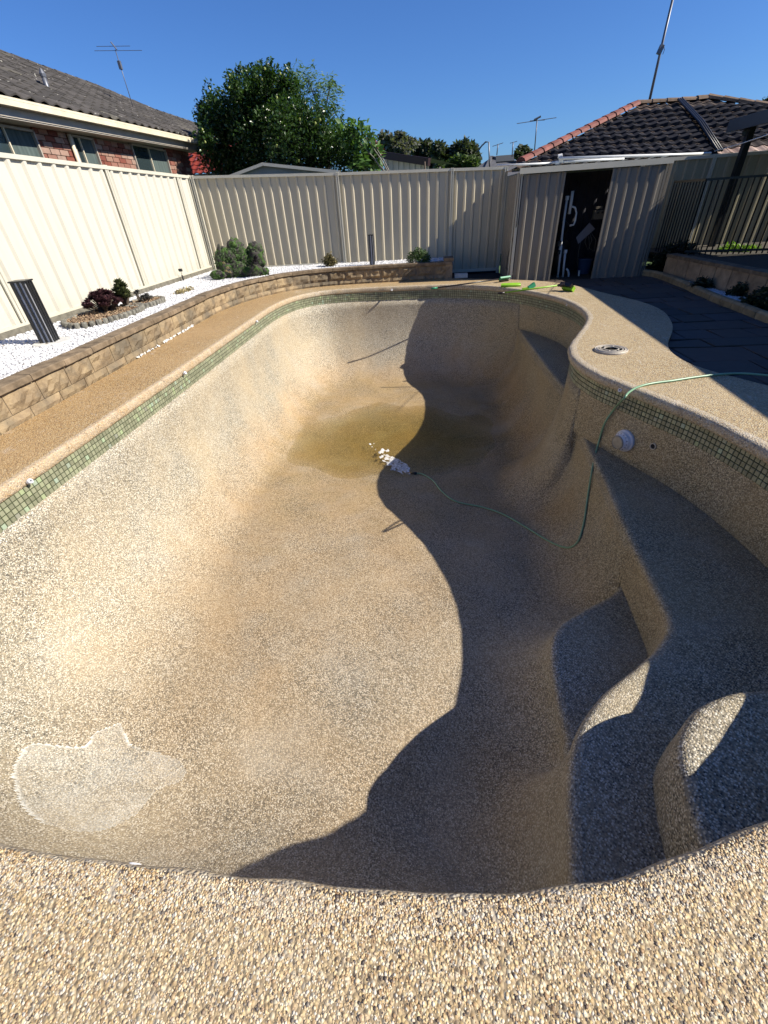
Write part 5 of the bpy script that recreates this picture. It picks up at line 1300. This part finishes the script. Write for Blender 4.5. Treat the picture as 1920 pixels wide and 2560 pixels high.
# puddle
ZW = -1.787
th_ = np.linspace(0, 2*np.pi, 96, endpoint=False); wp = []
cx, cy = -.5, 6.35
for a in th_:
    rr_ = np.arange(0.05, 3.2, .02); X_ = cx+rr_*np.cos(a); Y_ = cy+rr_*np.sin(a); zz = basin(X_, Y_); j = np.nonzero(zz > ZW)[0]; r_ = rr_[j[0]]+.01 if len(j) else 3.2
    wp.append((cx+r_*math.cos(a), cy+r_*math.sin(a)))
wl = np.array(wp); wc = np.array([cx, cy]); Vw = []; Fw = []
rings = np.linspace(1, 0, 26)
for t_ in rings:
    for q in wl: pnt = wc+(q-wc)*t_; Vw.append((pnt[0], pnt[1], ZW))
Vw = np.array(Vw); nw = len(wl)
for r in range(len(rings)-1):
    for i in range(nw): q = (i+1) % nw; Fw.append((r*nw+i, r*nw+q, (r+1)*nw+q, (r+1)*nw+i))
water = big_mesh('puddle', Vw, Fw, 'water', None, True); water['kind'] = 'structure'
atr = water.data.attributes.new('depth', 'FLOAT', 'POINT'); atr.data.foreach_set('value', (ZW-shell_z(Vw[:, 0], Vw[:, 1])).astype(np.float32))
if water.data.polygons[5].normal.z < 0: water.data.flip_normals()
# foam where the hose runs out
nz0 = Vector(hp_[0])+dn*.05
fpx = [(1024, 1184, 10), (1016, 1178, 22), (1005, 1170, 30), (992, 1162, 30), (978, 1155, 26), (965, 1148, 20), (955, 1142, 14), (950, 1132, 10), (955, 1128, 16), (968, 1127, 10), (940, 1124, 5), (930, 1118, 4), (925, 1112, 7), (935, 1110, 4)]
fc = []
for px, py, r in fpx:
    q = G(px, py, ZW); fc.append((q, r*np.linalg.norm(q-EYE)/FPX*.62))
Pn = []
gx = np.arange(-1.3, .5, .008); gy = np.arange(5.0, 7.3, .010); XX, YY = np.meshgrid(gx, gy, indexing='ij'); hh = np.zeros_like(XX)-1
for q, r in fc:
    d = np.hypot((XX-q[0]), (YY-q[1])*.55)/r; hh = np.maximum(hh, 1-d)
nzv = np.array([[mnoise.noise(Vector(((x*.9+y*.45)*7, (y*.9-x*.45)*3.0, 0)))*.6+mnoise.noise(Vector(((x*.9+y*.45)*24, (y*.9-x*.45)*9, 3)))*.7 for y in gy] for x in gx])
msk = (hh+nzv*.8) > .24
zz = ZW+.003+np.clip(hh+nzv*.8, 0, 1)*.012
idx = -np.ones(XX.shape, int); vs2 = []; fs2 = []
for i in range(len(gx)-1):
    for j in range(len(gy)-1):
        if msk[i, j] and msk[i+1, j] and msk[i+1, j+1] and msk[i, j+1]:
            f = []
            for (a, b_) in ((i, j), (i+1, j), (i+1, j+1), (i, j+1)):
                if idx[a, b_] < 0: idx[a, b_] = len(vs2); vs2.append((XX[a, b_], YY[a, b_], zz[a, b_]))
                f.append(idx[a, b_])
            fs2.append(f)
fo = mesh_obj('foam', vs2, fs2, 'foam film', None, True); meta(fo, 'white froth where the hose runs out into the shallow puddle', 'foam', kind='stuff')
# pale residue patch on the near floor
pp = np.array([(65, 1607), (120, 1610), (185, 1612), (200, 1585), (235, 1570), (262, 1560), (275, 1585), (290, 1612), (330, 1622), (385, 1640), (405, 1665), (395, 1690), (350, 1705), (325, 1725), (310, 1750), (270, 1780), (210, 1800), (150, 1798), (90, 1782), (45, 1745), (28, 1705), (25, 1665), (40, 1635)], float)*K
W_ = np.array([hit(*q)[:2] for q in pp]); Wc = catmull([tuple(q) for q in W_], .03, True)
k = NM('residue film'); p_ = k.pos()
tr = k.n('BsdfTransparent'); ms2 = k.n('MixShader'); k.base((.98, .98, .92), .9, 0, .1)
at = k.n('Attribute', attribute_name='rim'); 
f_ = k.math('MULTIPLY', k.ramp(k.noise(p_, 5, 5, .6), [(.35, .08), (.7, .40)]), k.ramp(k.noise(p_, 130, 2), [(.42, .25), (.58, 1.0)]))
f_ = k.math('MAXIMUM', f_, k.math('MULTIPLY', at.outputs['Fac'], k.ramp(k.noise(p_, 60, 3), [(.3, .6), (.6, 1.0)])))
k.put(ms2.inputs[0], f_); k.put(ms2.inputs[1], tr.outputs[0]); k.put(ms2.inputs[2], k.b.outputs[0]); k.put(k.out.inputs[0], ms2.outputs[0])
gx = np.arange(Wc[:, 0].min(), Wc[:, 0].max(), .012); gy = np.arange(Wc[:, 1].min(), Wc[:, 1].max(), .012); XX, YY = np.meshgrid(gx, gy, indexing='ij')
ins = inpoly(np.stack([XX.ravel(), YY.ravel()], 1), Wc); PP = np.stack([XX.ravel(), YY.ravel()], 1)
Zs = np.full(len(PP), -9.0); Zs[ins] = shell_z(PP[ins, 0], PP[ins, 1])+.005
dm = np.full(len(PP), 9.0); dd = np.sqrt(((PP[ins][:, None]-Wc[None])**2).sum(2)).min(1); dm[ins] = dd
ids = -np.ones(len(PP), int); ids[ins] = np.arange(ins.sum()); ny = len(gy); ids2 = ids.reshape(XX.shape)
q4 = np.stack([ids2[:-1, :-1], ids2[1:, :-1], ids2[1:, 1:], ids2[:-1, 1:]], -1).reshape(-1, 4); q4 = q4[(q4 >= 0).all(1)]
rp = big_mesh('residue_patch', np.column_stack([PP[ins], Zs[ins]]), q4, 'residue film', None, True)
atr = rp.data.attributes.new('rim', 'FLOAT', 'POINT'); atr.data.foreach_set('value', (np.clip(1.3-dd/.02, 0, 1)*(.35+.65*(PP[ins, 0] < W_[:, 0].mean()))).astype(np.float32))
meta(rp, 'pale chalky dried patch with a white rim on the pool floor at lower left', 'residue')

# ================================================================== NEAR DECK PEBBLES (real stones)
n_ = 280000
ctr = np.stack([rng.uniform(-1.55, 1.55, n_), rng.uniform(-.15, .72, n_)], 1)
# poisson-like thinning on a grid
cell = .0041; key = (np.floor(ctr[:, 0]/cell)*100003+np.floor(ctr[:, 1]/cell)).astype(np.int64); _, ui = np.unique(key, return_index=True); ctr = ctr[ui]
hv = inpoly(ctr, OUT+OUTN*.035); ctr = ctr[~hv]
for crack in ([(292, 2180), (283, 2215), (262, 2290), (215, 2380), (195, 2440), (180, 2560)], [(1236, 2270), (1240, 2300), (1255, 2380), (1256, 2460), (1265, 2560)]):
    cw = catmull([tuple(G(*q)[:2]) for q in crack], .002); cw = cw+rng.normal(0, .0008, cw.shape)
    keep_ = np.concatenate([np.sqrt(((ctr[q:q+20000, None]-cw[None])**2).sum(2)).min(1) for q in range(0, len(ctr), 20000)]) > .0042
    ctr = ctr[keep_]
dmin = np.full(len(ctr), 9.0); sel = OUT[OUT[:, 1] < 1.4]; seln = OUTN[OUT[:, 1] < 1.4]
ji = np.concatenate([((ctr[q:q+5000, None]-sel[None])**2).sum(2).argmin(1) for q in range(0, len(ctr), 5000)]); sd = ((ctr-sel[ji])*seln[ji]).sum(1)
z0 = np.interp(sd, [-.045, -.035, .0, .025, .035], [.0, .0012, .0012, -.0022, -.007])
n_ = len(ctr); sz = np.clip(rng.lognormal(-5.70, .25, n_), .0021, .0058)
sc3 = np.stack([rng.uniform(.8, 1.35, n_), rng.uniform(.75, 1.1, n_), np.full(n_, .36)], 1)
T = np.concatenate([rot_rand(n_, .2)*sc3[:, None, :]*sz[:, None, None], np.column_stack([ctr, z0-.0010+rng.uniform(-.001, .001, n_)])[:, :, None]], 2)
Vp, Fp = ico(1, .08, 2)
k = NM('deck stone'); col = k.ramp(k.n('NewGeometry').outputs['Random Per Island'], pebble_stops(1.0, 1.0, .13)); col = k.mix(k.ramp(k.noise(k.pos(), 3.5, 4, .6, .5), [(.5, 0.0), (.72, .35)]), col, (.60, .55, .46)); k.base(col, .5, 0, .35)
ds = scatter('deck_pebbles', Vp, Fp, T, 'deck stone', None, True); meta(ds, 'cream tan and dark pebbles of the exposed aggregate deck in the foreground', 'pebbles', kind='stuff')

# ================================================================== SHADED PLANTS ON THE RIGHT
def shadeplant(px, py, y, r, n, mat, label, sz=.06, name='shrub', blade=False):
    C, Rd = blobs([(px+dx*r, py+dy*r*.5, r*q) for dx, dy, q in ((0, 0, .6), (-.5, .2, .45), (.5, .1, .45), (.1, -.4, .4))], y, .1); o = empty(name, (C[0][0], y, 0), label, 'shrub')
    leaf_cloud('foliage', C, Rd, n, sz, mat, o, .5, tilt=.6 if blade else 1.2, elong=1.8 if blade else 1, zmin=-.02); return o
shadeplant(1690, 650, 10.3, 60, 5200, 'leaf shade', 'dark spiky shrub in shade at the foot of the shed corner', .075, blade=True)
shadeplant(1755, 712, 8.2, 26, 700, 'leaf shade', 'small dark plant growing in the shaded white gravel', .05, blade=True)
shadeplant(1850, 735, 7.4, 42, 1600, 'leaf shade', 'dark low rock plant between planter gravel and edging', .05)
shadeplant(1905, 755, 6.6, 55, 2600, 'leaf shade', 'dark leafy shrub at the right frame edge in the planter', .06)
gt = empty('grass_tuft', (6.0, 10.2, .27), 'bright sunlit grass clump seen through the black pool fence', 'grass')
C, Rd = blobs([(1820, 650, 22), (1845, 655, 18), (1800, 653, 14), (1865, 658, 12)], 10.2, .1)
C[:, 2] = .28; leaf_cloud('foliage', C, Rd, 2600, .05, 'leaf grass', gt, .4, .55, .8, 1.6, zmin=.27)
